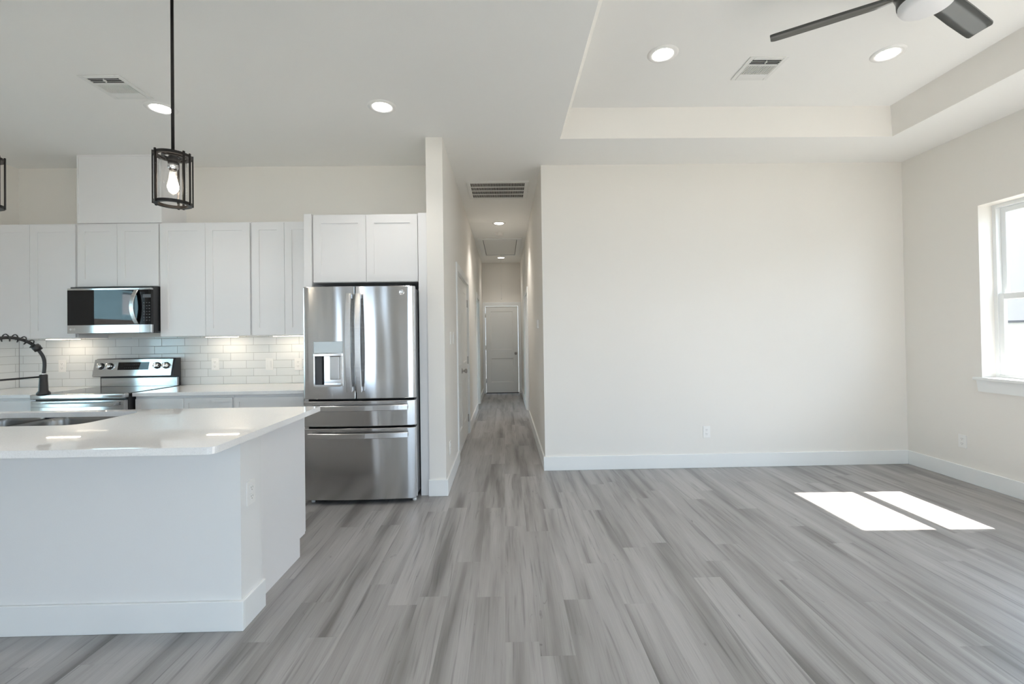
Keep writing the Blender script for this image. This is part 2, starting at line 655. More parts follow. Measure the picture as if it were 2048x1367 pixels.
bm = new_bm()   # the leaning sides of the tray, wall coloured
lo = [(TX0, TY0), (TX1, TY0), (TX1, TY1), (TX0, TY1)]
hi = [(TX0 + TI, TY0 + TI), (TX1 - TI, TY0 + TI), (TX1 - TI, TY1 - TI), (TX0 + TI, TY1 - TI)]
for i in range(4):
    j = (i + 1) % 4
    a = [bm.verts.new((*lo[i], ZC)), bm.verts.new((*lo[j], ZC)), bm.verts.new((*hi[j], ZT + .002)), bm.verts.new((*hi[i], ZT + .002))]
    ox = [(-.06, 0), (.06, 0)]
    nx = Vector(((lo[i][0] + lo[j][0]) / 2 - (TX0 + TX1) / 2, (lo[i][1] + lo[j][1]) / 2 - (TY0 + TY1) / 2, 0)).normalized() * 0.008
    bb = [bm.verts.new(v.co + nx + Vector((0, 0, .004))) for v in a]
    bm.faces.new(a)
    bm.faces.new(list(reversed(bb)))
    for k in range(4):
        bm.faces.new((a[k], bb[k], bb[(k + 1) % 4], a[(k + 1) % 4]))
bmesh.ops.recalc_face_normals(bm, faces=list(bm.faces))
struct('trim_1', bm, M_WALL, 'leaning side faces of the tray ceiling recess')

# openings
W1 = (2.94, 3.815, 0.925, 2.40)          # right wall window in view
W2 = (0.0, 1.95, 0.05, 2.48)           # unseen right wall windows, added to bring in more daylight
W4 = (-2.6, -0.3, 0.05, 2.40)  # another unseen opening, added for daylight from the right
W5 = (6.2, 9.9, 0.3, 2.50)               # unseen bedroom windows, added to light the hall
W6 = (6.6, 10.3, 0.3, 2.50)
SL = (1.98, 2.86, 0.0, 2.06)             # glazed door on the left wall
RW = (-3.30, -2.38, 0.0, 2.30)
RW3 = (-4.45, -3.95, 0.0, 2.30)           # sidelight beside it           # glazed door behind
RW2 = (-0.9, 2.3, 0.02, 2.40)              # unseen window behind, added to light the far wall and hall

bm = new_bm()
wall_with_holes(bm, 'Y', YR - 0.15, YD + .15, XR, XR + 0.22, 0, ZC + 0.02, [W1, W2, W4, W5])
struct('wall_right', bm, M_WALL)
bm = new_bm()
wall_with_holes(bm, 'Y', YR - 0.15, YD + 0.15, XL - 0.18, XL, 0, ZC + 0.02, [SL, W6])
struct('wall_left', bm, M_WALL)
bm = new_bm()
wall_with_holes(bm, 'X', XL, XR, YR - 0.15, YR, 0, ZC + 0.02, [RW, RW2, RW3])
struct('wall_front', bm, M_WALL)
bm = new_bm()
box(bm, XL, PX, YK, YK + 0.15, 0, ZC + 0.02)
struct('wall_kitchen', bm, M_WALL)
bm = new_bm()
box(bm, HR, XR, YW, YW + 0.15, 0, ZC + 0.02)
struct('wall_back', bm, M_WALL)
D1 = (4.93, 6.36, 0.0, 2.06)
D2 = (8.32, 9.10, 0.0, 2.06)
D3 = (7.46, 8.24, 0.0, 2.06)
D4 = (-0.455, 0.325, 0.0, 2.05)
bm = new_bm()
wall_with_holes(bm, 'Y', PY, YD, PX, HL, 0, ZC + 0.02, [D1, D2])
struct('wall_hall_left', bm, M_WALL)
bm = new_bm()
wall_with_holes(bm, 'Y', YW + .15, YD, HR, HR + 0.142, 0, ZC + 0.02, [D3])
struct('wall_hall_right', bm, M_WALL)
bm = new_bm()
wall_with_holes(bm, 'X', XL, XR, YD, YD + 0.14, 0, ZC + 0.02, [D4])
struct('wall_hall_end', bm, M_WALL)

# backsplash
bm = new_bm()
box(bm, XL, -1.70, YK - 0.008, YK, 0.914, 1.385)
box(bm, XL, XL + 0.008, 3.86, YK - 0.008, 0.914, 1.385)
struct('trim_2', bm, M_TILE, 'white subway tile backsplash above the kitchen counter')

bm = new_bm()
box(bm, XL + .008, XL + .0105, YK - .0105, YK - .008, 0.914, 1.385)
struct('trim_3', bm, M_SLOT, 'thin dark joint in the tiled kitchen corner')

# baseboards
def bboard(name, boxes):
    bm = new_bm()
    for b_ in boxes:
        box(bm, *b_, 0.0, BB_H, 0.003, 1)
    return struct(name, bm, M_TRIM)

bboard('baseboard_back', [(HR - BB_T, XR - 0.001, YW - BB_T, YW)])
bboard('baseboard_right', [(XR - BB_T, XR, YR, W4[0]), (XR - BB_T, XR, W4[1], W2[0]), (XR - BB_T, XR, W2[1], YW - BB_T)])
bboard('baseboard_pier', [(PX - 0.008, HL + BB_T, PY - BB_T, PY), (HL, HL + BB_T, PY - .002, D1[0] - 0.09)])
bboard('baseboard_hall_left', [(HL, HL + BB_T, D1[1] + 0.09, D2[0] - 0.09), (HL, HL + BB_T, D2[1] + 0.09, YD)])
bboard('baseboard_hall_right', [(HR - BB_T, HR, YW, D3[0] - 0.09), (HR - BB_T, HR, D3[1] + 0.09, YD)])
bboard('baseboard_left', [(XL, XL + BB_T, YR, SL[0] - 0.05)])
bboard('baseboard_front', [(RW[1] + 0.05, XR, YR, YR + BB_T)])

# ------------------------------------------------------------------ windows and doors
def portal(name, loc, rot, sx, sy):
    ld = bpy.data.lights.new(name, 'AREA')
    ld.shape = 'RECTANGLE'
    ld.size, ld.size_y = sx, sy
    ld.cycles.is_portal = True
    o = bpy.data.objects.new(name, ld)
    C.objects.link(o)
    o.location = loc
    o.rotation_euler = rot

def window_x(name, x_in, y0, y1, z0, z1, label, sash=True):
    """double hung window in the right wall"""
    root = struct_root(name, (x_in + 0.15, (y0 + y1) / 2, z0), label)
    fx0, fx1 = x_in + 0.12, x_in + 0.20
    fw = 0.03
    bm = new_bm()
    box(bm, fx0, fx1, y0, y0 + fw, z0, z1)
    box(bm, fx0, fx1, y1 - fw, y1, z0, z1)
    box(bm, fx0, fx1, y0 + fw, y1 - fw, z0, z0 + fw)
    box(bm, fx0, fx1, y0 + fw, y1 - fw, z1 - fw, z1)
    link('window_frame', bm, M_TRIM, root)
    zm = z0 + (1.618 - 0.925)
    def sash_(nm, xa, xb, za, zb, st, bot, top):
        bm = new_bm()
        box(bm, xa, xb, y0 + fw, y0 + fw + st, za, zb, .003, 1)
        box(bm, xa, xb, y1 - fw - st, y1 - fw, za, zb, .003, 1)
        box(bm, xa, xb, y0 + fw + st, y1 - fw - st, za, za + bot, .003, 1)
        box(bm, xa, xb, y0 + fw + st, y1 - fw - st, zb - top, zb, .003, 1)
        s = link('sash', bm, M_TRIM, root)
        bm = new_bm()
        xm = (xa + xb) / 2
        box(bm, xm - .002, xm + .002, y0 + fw + st - .004, y1 - fw - st + .004, za + bot - .004, zb - top + .004)
        link('pane', bm, M_PANE, s)
    sash_('lower', fx0 + 0.006, fx0 + 0.034, z0 + fw, zm + 0.027, 0.04, 0.05, 0.05)
    sash_('upper', fx0 + 0.040, fx0 + 0.068, zm - 0.023, z1 - fw, 0.04, 0.05, 0.045)
    portal('daylight_opening', (x_in + 0.23, (y0 + y1) / 2, (z0 + z1) / 2), (0, PI / 2, 0), z1 - z0, y1 - y0)
    if z0 < 0.5:
        return
    bm = new_bm()   # stool and apron
    box(bm, x_in + .0005, fx0, y0 + .001, y1 - .001, z0 + .0005, z0 + 0.012)
    box(bm, x_in - 0.035, x_in - .0005, y0 - 0.05, y1 + 0.05, z0 - 0.012, z0 + 0.012, .004, 2)
    link('window_stool', bm, M_TRIM, root)
    t = new_bm()
    a = [(y0 - 0.03, z0 - 0.012), (y1 + 0.035, z0 - 0.012), (y1 + 0.02, z0 - 0.11), (y0 - 0.02, z0 - 0.11)]
    va = [t.verts.new((x_in - .0005, y, z)) for y, z in a]
    vb = [t.verts.new((x_in - 0.016, y, z)) for y, z in a]
    t.faces.new(va)
    t.faces.new(list(reversed(vb)))
    for k in range(4):
        t.faces.new((va[k], vb[k], vb[(k + 1) % 4], va[(k + 1) % 4]))
    bmesh.ops.recalc_face_normals(t, faces=list(t.faces))
    link('window_apron', t, M_TRIM, root)

window_x('window_1', XR, *W1, 'white double hung window on the right wall')
window_x('added_window_2', XR, *W2, 'unseen tall window further along the right wall, added for daylight')

window_x('added_window_4', XR, *W4, 'unseen tall window on the right wall, last before the corner, added for daylight')
window_x('added_window_5', XR, *W5, 'unseen bedroom window in the right wall, added to light the hall')
root = struct_root('added_window_6', (XL, 8.6, W6[2]), 'unseen bedroom window in the left wall, added to light the hall')
bm = new_bm()
for y in (W6[0], 8.42, W6[1] - .06):
    box(bm, XL - .12, XL - .06, y, y + .06, W6[2], W6[3])
for z in (W6[2], W6[3] - .06):
    box(bm, XL - .12, XL - .06, W6[0] + .06, W6[1] - .06, z, z + .06)
link('window_frame', bm, M_TRIM, root)
bm = new_bm()
box(bm, XL - .092, XL - .088, W6[0] + .05, W6[1] - .05, W6[2] + .05, W6[3] - .05)
link('pane', bm, M_PANE, root)
portal('daylight_opening', (XL - 0.19, 8.45, 1.4), (0, -PI / 2, 0), 2.2, 3.7)

# glazed sliding door, left wall
root = struct_root('door_5', (XL, (SL[0] + SL[1]) / 2, 0), 'glazed door in the left wall')
bm = new_bm()
xa, xb = XL - 0.14, XL - 0.06
mid = (SL[0] + SL[1]) / 2
for y in (SL[0], SL[1] - 0.06):
    box(bm, xa, xb, y, y + 0.06, 0.0, SL[3])
box(bm, xa, xb, SL[0] + .06, SL[1] - .06, 0.0, 0.08)
box(bm, xa, xb, SL[0] + .06, SL[1] - .06, SL[3] - 0.06, SL[3])
link('door_frame', bm, M_TRIM, root)
bm = new_bm()
box(bm, XL - 0.102, XL - 0.098, SL[0] + .05, SL[1] - .05, 0.07, SL[3] - .05)
link('pane', bm, M_PANE, root)
portal('daylight_opening', (XL - 0.19, mid, SL[3] / 2), (0, -PI / 2, 0), SL[3], SL[1] - SL[0])

# glazed door and window behind
root = struct_root('door_6', ((RW[0] + RW[1]) / 2, YR, 0), 'wide glazed door in the wall opposite the kitchen')
bm = new_bm()
ya, yb = YR - 0.14, YR - 0.06
mid = (RW[0] + RW[1]) / 2
for x in (RW[0], RW[1] - 0.06):
    box(bm, x, x + 0.06, ya, yb, 0.0, RW[3])
box(bm, RW[0] + .06, RW[1] - .06, ya, yb, 0.0, 0.08)
box(bm, RW[0] + .06, RW[1] - .06, ya, yb, RW[3] - 0.06, RW[3])
link('door_frame', bm, M_TRIM, root)
bm = new_bm()
box(bm, RW[0] + .05, RW[1] - .05, YR - 0.102, YR - 0.098, 0.07, RW[3] - .05)
link('pane', bm, M_PANE, root)
portal('daylight_opening', (mid, YR - 0.19, RW[3] / 2), (PI / 2, 0, 0), RW[1] - RW[0], RW[3])
root = struct_root('window_7', ((RW3[0] + RW3[1]) / 2, YR, 0), 'tall narrow window in the wall opposite the kitchen')
bm = new_bm()
for x in (RW3[0], RW3[1] - 0.05):
    box(bm, x, x + 0.05, ya, yb, 0.0, RW3[3])
for z in (0.0, RW3[3] - .05):
    box(bm, RW3[0] + .05, RW3[1] - .05, ya, yb, z, z + 0.05)
link('window_frame', bm, M_TRIM, root)
bm = new_bm()
box(bm, RW3[0] + .04, RW3[1] - .04, YR - 0.102, YR - 0.098, 0.04, RW3[3] - .04)
link('pane', bm, M_PANE, root)
portal('daylight_opening', ((RW3[0] + RW3[1]) / 2, YR - 0.19, RW3[3] / 2), (PI / 2, 0, 0), RW3[1] - RW3[0], RW3[3])
root = struct_root('added_window_3', ((RW2[0] + RW2[1]) / 2, YR, RW2[2]), 'unseen wide window opposite the living room end, added for daylight')
bm = new_bm()
for x in (RW2[0], (2 * RW2[0] + RW2[1]) / 3 - .03, (RW2[0] + 2 * RW2[1]) / 3 - .03, RW2[1] - 0.06):
    box(bm, x, x + 0.06, ya, yb, RW2[2], RW2[3])
box(bm, RW2[0] + .06, RW2[1] - .06, ya, yb, RW2[2], RW2[2] + 0.06)
box(bm, RW2[0] + .06, RW2[1] - .06, ya, yb, RW2[3] - 0.06, RW2[3])
link('window_frame', bm, M_TRIM, root)
bm = new_bm()
box(bm, RW2[0] + .05, RW2[1] - .05, YR - 0.102, YR - 0.098, RW2[2] + .05, RW2[3] - .05)
link('pane', bm, M_PANE, root)
portal('daylight_opening', ((RW2[0] + RW2[1]) / 2, YR - 0.19, (RW2[2] + RW2[3]) / 2), (PI / 2, 0, 0), RW2[1] - RW2[0], RW2[3] - RW2[2])

# hall doors -----------------------------------------------------------------
def panel_leaf(bm, w, h, t=0.035, rec=0.008):
    """two panel door leaf, front face at y=0 facing -Y, from x=0..w"""
    st = min(0.115, w * 0.19)
    rails = [(0.0, 0.24), (0.80, 1.0), (h - 0.12, h)]
    box(bm, 0, st, 0, t, 0, h)
    box(bm, w - st, w, 0, t, 0, h)
    for a, b_ in rails:
        box(bm, st, w - st, 0, t, a, b_)
    for (a, b_), (c, d) in zip(rails[:-1], rails[1:]):
        t_ = bmesh.new()
        ins = 0.018
        o4 = [(st, b_), (w - st, b_), (w - st, c), (st, c)]
        i4 = [(st + ins, b_ + ins), (w - st - ins, b_ + ins), (w - st - ins, c - ins), (st + ins, c - ins)]
        vo = [t_.verts.new((x, 0, z)) for x, z in o4]
        vi = [t_.verts.new((x, rec, z)) for x, z in i4]
        for k in range(4):
            t_.faces.new((vo[k], vo[(k + 1) % 4], vi[(k + 1) % 4], vi[k]))
        t_.faces.new(vi)
        bmesh.ops.recalc_face_normals(t_, faces=list(t_.faces))
        merge(bm, t_)
        box(bm, st, w - st, rec + .001, t, b_, c)

def knob_bm(bm):
    """door knob pointing to -Y from the origin"""
    lathe(bm, [(0.0, 0.0), (0.032, 0.0), (0.032, 0.006), (0.013, 0.010), (0.011, 0.030), (0.020, 0.036), (0.027, 0.046), (0.027, 0.056), (0.020, 0.064), (0.0, 0.067)], 24, at(0, 0, 0, '-Y'))

def xf(bm, m):
    bmesh.ops.transform(bm, matrix=m, verts=list(bm.verts))

def rz(loc, a):
    return Matrix.Translation(loc) @ Matrix.Rotation(a, 4, 'Z')

CAS = 0.085
def hall_door(name, side, y0, y1, h, label, leaves, recess, knobs, hinges, open_=False):
    """door in a hall wall; side 'L' faces +X, 'R' faces -X. leaves = list of (ya, yb)"""
    x = HL if side == 'L' else HR
    s = 1 if side == 'L' else -1
    root = struct_root(name, (x, (y0 + y1) / 2, 0), label)
    bm = new_bm()
    xo = sorted((x, x + s * 0.016))
    box(bm, *xo, y0 - CAS, y0, 0, h + CAS, .003, 1)
    box(bm, *xo, y1, y1 + CAS, 0, h + CAS, .003, 1)
    box(bm, *xo, y0, y1, h, h + CAS, .003, 1)
    xi = sorted((x - s * 0.141, x - s * .001))
    box(bm, *xi, y0, y0 + 0.015, 0, h)
    box(bm, *xi, y1 - 0.015, y1, 0, h)
    box(bm, *xi, y0 + .015, y1 - .015, h - 0.015, h)
    link('door_casing', bm, M_TRIM, root)
    for k, (ya, yb) in enumerate(leaves):
        bm = new_bm()
        panel_leaf(bm, yb - ya, h - 0.03)
        if open_:         # swung back into the bedroom, hinged on the far jamb
            xf(bm, Matrix.Translation((x - s * .16, yb, 0.012)) @ Matrix.Rotation(PI if side == 'L' else 0, 4, 'Z') @ Matrix.Translation((0, 0, 0)))
        elif side == 'L':   # leaf local -Y -> +X : rotate +90
            xf(bm, Matrix.Translation((x - recess, ya, 0.012)) @ Matrix.Rotation(PI / 2, 4, 'Z'))
        else:
            xf(bm, Matrix.Translation((x + recess, yb, 0.012)) @ Matrix.Rotation(-PI / 2, 4, 'Z'))
        leaf = link('door_leaf', bm, M_DOOR, root)
        for (kk, ky) in knobs:
            if kk == k:
                bm = new_bm()
                knob_bm(bm)
                xf(bm, Matrix.Translation((x - s * recess, ky, 0.93)) @ Matrix.Rotation(s * PI / 2, 4, 'Z'))
                link('door_knob', bm, M_NICKEL, leaf, 'satin nickel round knob')
        for (kk, hy) in hinges:
            if kk == k:
                for hz in (0.22, 1.02, 1.80):
                    bm = new_bm()
                    box(bm, *sorted((x - s * (recess + .002), x - s * (recess - .006))), hy - 0.018, hy + 0.018, hz - 0.05, hz + 0.05)
                    tube(bm, [(x - s * (recess - .008), hy, hz - .052), (x - s * (recess - .008), hy, hz + .052)], 0.007, 10)
                    link('hinge', bm, M_NICKEL, leaf, 'satin nickel hinge')
    return root

hall_door('door_1', 'L', D1[0], D1[1], D1[3], 'pair of white panelled closet doors on the hall left wall, nearest the kitchen',
          [(D1[0] + .018, 5.643), (5.647, D1[1] - .018)], 0.012, [(0, 5.53)], [(1, D1[1] - .02)])
hall_door('door_2', 'L', D2[0], D2[1], D2[3], 'open bedroom doorway deep in the hall left wall', [(D2[0] + .018, D2[1] - .018)], 0.095, [], [], True)
hall_door('door_3', 'R', D3[0], D3[1], D3[3], 'open bedroom doorway in the hall right wall', [(D3[0] + .018, D3[1] - .018)], 0.095, [], [], True)
root = struct_root('door_4', (-0.065, YD, 0), 'white two panel door closing the far end of the hall')
bm = new_bm()
x0, x1, h = D4[0], D4[1], D4[3]
yo = (YD - 0.016, YD)
box(bm, max(x0 - CAS, HL + .002), x0, *yo, 0, h + CAS, .003, 1)
box(bm, x1, min(x1 + CAS, HR - .002), *yo, 0, h + CAS, .003, 1)
box(bm, x0, x1, *yo, h, h + CAS, .003, 1)
box(bm, x0, x0 + 0.008, YD, YD + .12, 0, h)
box(bm, x1 - 0.008, x1, YD, YD + .12, 0, h)
box(bm, x0 + .008, x1 - .008, YD, YD + .12, h - 0.004, h)
link('door_casing', bm, M_TRIM, root)
bm = new_bm()
panel_leaf(bm, x1 - x0 - 0.022, h - 0.03)
xf(bm, Matrix.Translation((x0 + 0.011, YD + 0.012, 0.022)))
leaf = link('door_leaf', bm, M_DOOR, root)
bm = new_bm()
knob_bm(bm)
xf(bm, Matrix.Translation((x1 - 0.07, YD + 0.012, 0.935)))
link('door_knob', bm, M_NICKEL, leaf, 'satin nickel round knob')
for hz in (0.3, 1.08, 1.83):
    bm = new_bm()
    tube(bm, [(x0 + .010, YD + .006, hz - .05), (x0 + .010, YD + .006, hz + .05)], 0.007, 10)
    link('hinge', bm, M_NICKEL, leaf, 'satin nickel hinge')
bm = new_bm()
box(bm, x0, x1, YD + .05, YD + .10, 0.0, .02)
link('threshold', bm, M_DARKGAP, root)

# ------------------------------------------------------------------ outside
bm = new_bm()
box(bm, -40, 40, -40, 40, -0.45, -0.35)
struct('ground_outside', bm, M_GROUND)
nb = struct_root('neighbour_house', (14, 5, -0.35), 'pale neighbouring house with grey shingle roof seen through the window')
bm = new_bm()
box(bm, 10.0, 20, -6, 18, -0.35, 1.50)
link('house_wall', bm, M_SIDING, nb)
bm = new_bm()
va = [bm.verts.new(p) for p in ((9.9, -6.5, 1.46), (9.9, 18.5, 1.46), (15, 18.5, 3.9), (15, -6.5, 3.9))]
vb = [bm.verts.new(v.co + Vector((0, 0, 0.045))) for v in va]
bm.faces.new(va)
bm.faces.new(list(reversed(vb)))
for k in range(4):
    bm.faces.new((va[k], vb[k], vb[(k + 1) % 4], va[(k + 1) % 4]))
bmesh.ops.recalc_face_normals(bm, faces=list(bm.faces))
link('house_roof', bm, M_SHINGLE, nb)

nb2 = struct_root('neighbour_house_blue', (-11, 0, -0.35), 'blue grey neighbouring house beyond the glazed side door')
bm = new_bm()
wall_with_holes(bm, 'Y', -14, 6.5, -10.2, -10.0, -0.35, 6.0, [(-4.27, -3.87, 2.05, 2.64), (-0.6, 0.7, 1.3, 2.45)])
link('house_wall', bm, painted('blue_siding', (0.34, 0.56, 0.65), 0.7, 0.0), nb2)
for y0_, y1_, z0_, z1_ in ((-4.27, -3.87, 2.05, 2.64), (-0.6, 0.7, 1.3, 2.45)):
    bm = new_bm()
    box(bm, -10.12, -10.04, y0_, y1_, z0_, z1_)
    link('house_window', bm, painted('window_blind', (0.75, 0.80, 0.84), 0.4, 0.0), nb2)
fn = struct_root('fence', (-7.5, 0, -0.35), 'dark post and rail fence outside the glazed side door')
bm = new_bm()
box(bm, -7.52, -7.48, -12, 6, 1.63, 1.77)
link('fence_rail', bm, M_FENCE, fn)
for k in range(10):
    bm = new_bm()
    box(bm, -7.54, -7.46, -12 + 2 * k - .04, -12 + 2 * k + .04, -0.35, 1.80)
    link('fence_post', bm, M_FENCE, fn)

# ------------------------------------------------------------------ kitchen cabinets
def shaker(bm, x0, x1, z0, z1, yf, t=0.019, rail=0.066, rec=0.008):
    box(bm, x0, x0 + rail, yf, yf + t, z0, z1)
    box(bm, x1 - rail, x1, yf, yf + t, z0, z1)
    box(bm, x0 + rail, x1 - rail, yf, yf + t, z0, z0 + rail)
    box(bm, x0 + rail, x1 - rail, yf, yf + t, z1 - rail, z1)
    box(bm, x0 + rail, x1 - rail, yf + rec, yf + t, z0 + rail, z1 - rail)

YU = 4.195
def upper(label, x0, x1, z0, z1, doors, yf=YU, yb=YK - 0.0005, rail=0.066):
    root = thing('upper_cabinet', label, 'cabinet', ((x0 + x1) / 2, yb, z0), 'white shaker upper cabinets')
    bm = new_bm()
    box(bm, x0 + .001, x1 - .001, yf + 0.021, yb, z0, z1)
    link('cabinet_body', bm, M_CAB, root)
    for a, b_ in doors:
        bm = new_bm()
        shaker(bm, a, b_, z0 + 0.004, z1 - 0.012, yf, rail=rail)
        link('cabinet_door', bm, M_CAB, root)
    return root

ZU0, ZU1 = 1.385, 2.428
upper('tall white two-door upper cabinet left of the microwave', XL + .002, -3.886, ZU0, ZU1, [(XL + .012, -4.304), (-4.301, -3.897)])
upper('short white two-door upper cabinet directly above the microwave', -3.884, -3.142, 1.845, ZU1, [(-3.878, -3.522), (-3.519, -3.149)])
upper('tall white two-door upper cabinet just right of the microwave', -3.140, -2.316, ZU0, ZU1, [(-3.133, -2.728), (-2.725, -2.324)])
upper('narrower white two-door upper cabinet tucked beside the refrigerator surround', -2.314, -1.704, ZU0, ZU1, [(-2.306, -2.011), (-2.008, -1.712)])
upper('wide white two-door cabinet above the refrigerator', -1.636, -0.732, 1.825, 2.412, [(-1.630, -1.180), (-1.177, -0.738)], yf=3.915, rail=0.066)

t = thing('vent_duct_cover', 'plain white boxed duct cover rising from the cabinet to the ceiling', 'duct cover', (-3.5, YK, ZU1))
bm = new_bm()
box(bm, -3.884, -3.122, YU + .012, YK - .0005, ZU1 + .001, ZC - .001)
link('duct_cover_body', bm, M_CAB, t)
bm = new_bm()
for a in ((-3.884, -3.872, ZU1 + .001, ZC - .001), (-3.134, -3.122, ZU1 + .001, ZC - .001)):
    box(bm, a[0], a[1], YU + .004, YU + .012, a[2], a[3])
box(bm, -3.872, -3.134, YU + .004, YU + .012, ZU1 + .001, ZU1 + .014)
box(bm, -3.872, -3.134, YU + .004, YU + .012, ZC - .013, ZC - .001)
link('edge_moulding', bm, M_CAB, t)

def slab_thing(name, label, cat, b_, mat, bev=.001, group=None):
    bm = new_bm()
    box(bm, *b_, bev, 1)
    o = link(name, bm, mat)
    o['label'] = label
    o['category'] = cat
    if group:
        o['group'] = group
    return o

slab_thing('end_panel', 'tall white cabinet end panel on the left of the refrigerator', 'cabinet panel', (-1.701, -1.638, 3.90, YK - .001, 0.0, 2.412), M_CAB)
slab_thing('end_panel', 'tall white cabinet end panel between the refrigerator and the wall end', 'cabinet panel', (-0.730, PX - .001, 3.90, YK - .001, 0.0, 2.412), M_CAB)

def base_cab(label, x0, x1, drawers, doors):
    root = thing('base_cabinet', label, 'cabinet', ((x0 + x1) / 2, YK, 0), 'white base cabinets on the back wall')
    bm = new_bm()
    box(bm, x0, x1, 3.908, YK - .001, 0.10, 0.8835)
    box(bm, x0, x1, 3.98, YK - .001, 0.0, 0.10)
    link('cabinet_body', bm, M_CAB, root)
    for a, b_ in drawers:
        bm = new_bm()
        shaker(bm, a, b_, 0.705, 0.860, 3.888, rail=0.038, rec=0.007)
        link('drawer', bm, M_CAB, root)
    for a, b_ in doors:
        bm = new_bm()
        shaker(bm, a, b_, 0.115, 0.700, 3.888)
        link('cabinet_door', bm, M_CAB, root)

base_cab('white base cabinet left of the range', XL + .002, -3.906, [(XL + .01, -3.916)], [(XL + .01, -4.33), (-4.326, -3.916)])
base_cab('white base cabinet with two drawers right of the range', -3.128, -2.304, [(-3.118, -2.718), (-2.714, -2.312)], [(-3.118, -2.718), (-2.714, -2.312)])
base_cab('white base cabinet with one wide drawer beside the refrigerator', -2.300, -1.703, [(-2.292, -1.711)], [(-2.292, -2.003), (-1.999, -1.711)])
slab_thing('countertop', 'short white quartz countertop left of the range', 'countertop', (XL + .009, -3.905, 3.8685, YK - .009, 0.884, 0.914), M_QUARTZ, .002)
slab_thing('countertop', 'long white quartz countertop between the range and the refrigerator', 'countertop', (-3.130, -1.703, 3.8685, YK - .009, 0.884, 0.914), M_QUARTZ, .002)

# under cabinet lights
uc = thing('under_cabinet_light', 'glowing light bar under the cabinet left of the range', 'light', (-4.17, 4.36, ZU0), 'under cabinet light bars')
bm = new_bm()
box(bm, -4.32, -4.02, 4.345, 4.385, ZU0 - .009, ZU0 - .0005)
link('light_housing', bm, M_PLATE, uc)
bm = new_bm()
box(bm, -4.315, -4.025, 4.350, 4.380, ZU0 - .012, ZU0 - .009)
link('light_lens', bm, M_UNDERCAB, uc)
dup(uc, (-2.682, 4.36, ZU0), None, 'glowing light bar above the counter outlet right of the range')
dup(uc, (-2.05, 4.36, ZU0), None, 'glowing light bar right beside the refrigerator')

# ------------------------------------------------------------------ plates: outlets and switches (built facing -Y)
def outlet(label, loc, rotz, group='electrical outlets'):
    root = thing('electrical_outlet', label, 'outlet', (0, 0, 0), group)
    bm = new_bm()
    box(bm, -0.036, 0.036, -0.006, 0, -0.058, 0.058, .002, 2)
    link('cover_plate', bm, M_PLATE, root)
    for z in (0.021, -0.021):
        bm = new_bm()
        lathe(bm, [(0.0, 0.009), (0.0165, 0.009), (0.0165, 0.004)], 20, at(0, 0, z, '-Y') @ Matrix.Scale(0.9, 4, (0, 1, 0)), False)
        sk = link('socket', bm, M_PLATE, root)
        bm = new_bm()
        for sx_ in (-0.0065, 0.0065):
            box(bm, sx_ - .0012, sx_ + .0012, -0.0096, -0.008, z - .001, z + .008)
        lathe(bm, [(0.0, 0.0096), (0.0026, 0.0096), (0.0026, 0.008)], 10, at(0, 0, z - .008, '-Y'), False)
        link('socket_slots', bm, M_SLOT, sk)
    root.location = loc
    root.rotation_euler = (0, 0, rotz)
    return root

o0 = outlet('duplex outlet on the backsplash left of the range', (-4.321, YK - .008, 1.115), 0)
dup(o0, (-2.844, YK - .008, 1.110), 0, 'duplex outlet on the backsplash below the middle light bar')
dup(o0, (-2.035, YK - .008, 1.100), 0, 'duplex outlet on the backsplash half hidden by the refrigerator')
dup(o0, (2.011, YW, 0.356), 0, 'duplex outlet low on the bare living room far wall')
dup(o0, (XR, 3.992, 0.353), -PI / 2, 'duplex outlet low on the right wall near the corner')
dup(o0, (HL, 4.155, 0.34), PI / 2, 'duplex outlet low on the hall side of the wall end')
dup(o0, (-1.2438, 2.232, 0.610), PI / 2, 'duplex outlet on the end of the island')

def switch(label, loc, rotz, group='light switches'):
    root = thing('light_switch', label, 'switch', (0, 0, 0), group)
    bm = new_bm()
    box(bm, -0.036, 0.036, -0.006, 0, -0.058, 0.058, .002, 2)
    link('cover_plate', bm, M_PLATE, root)
    bm = new_bm()
    box(bm, -0.0165, 0.0165, -0.009, -0.004, -0.033, 0.033, .001, 1)
    link('rocker', bm, M_PLATE, root)
    bm = new_bm()
    for a in ((-.0178, -.0168, -.0345, .0345), (.0168, .0178, -.0345, .0345)):
        box(bm, a[0], a[1], -.0064, -.005, a[2], a[3])
    link('rocker_gap', bm, M_SLOT, root)
    root.location = loc
    root.rotation_euler = (0, 0, rotz)
    return root

s0 = switch('rocker switch on the kitchen backsplash', (-2.317, YK - .008, 1.103), 0)
dup(s0, (HL, 4.30, 1.335), PI / 2, 'rocker switch on the hall left wall, nearer the wall end')
dup(s0, (HL, 4.53, 1.335), PI / 2, 'rocker switch on the hall left wall, nearer the closet doors')
th = thing('thermostat', 'white thermostat on the hall right wall', 'thermostat', (HR, 5.16, 1.475))
bm = new_bm()
box(bm, HR - .022, HR - .0005, 5.10, 5.22, 1.425, 1.525, .004, 2)
link('thermostat_body', bm, M_PLATE, th)

# ------------------------------------------------------------------ refrigerator
FX0, FX1, FY = -1.640, -0.7365, 3.7005
fr = thing('refrigerator', 'stainless steel french door refrigerator with two lower drawers', 'refrigerator', ((FX0 + FX1) / 2, 4.1, 0))
bm = new_bm()
box(bm, FX0 + .006, FX1 - .004, 3.80, 4.46, 0.05, 1.752, .004, 1)
link('case', bm, M_CASE, fr, 'dark grey case')
bm = new_bm()
box(bm, FX0 + .02, FX1 - .02, 3.785, 3.80, 0.05, 1.75)
box(bm, FX0 + .03, FX1 - .03, 3.82, 4.40, 0.012, 0.05)
link('gasket', bm, M_DARKGAP, fr, 'black gaskets and toe space')

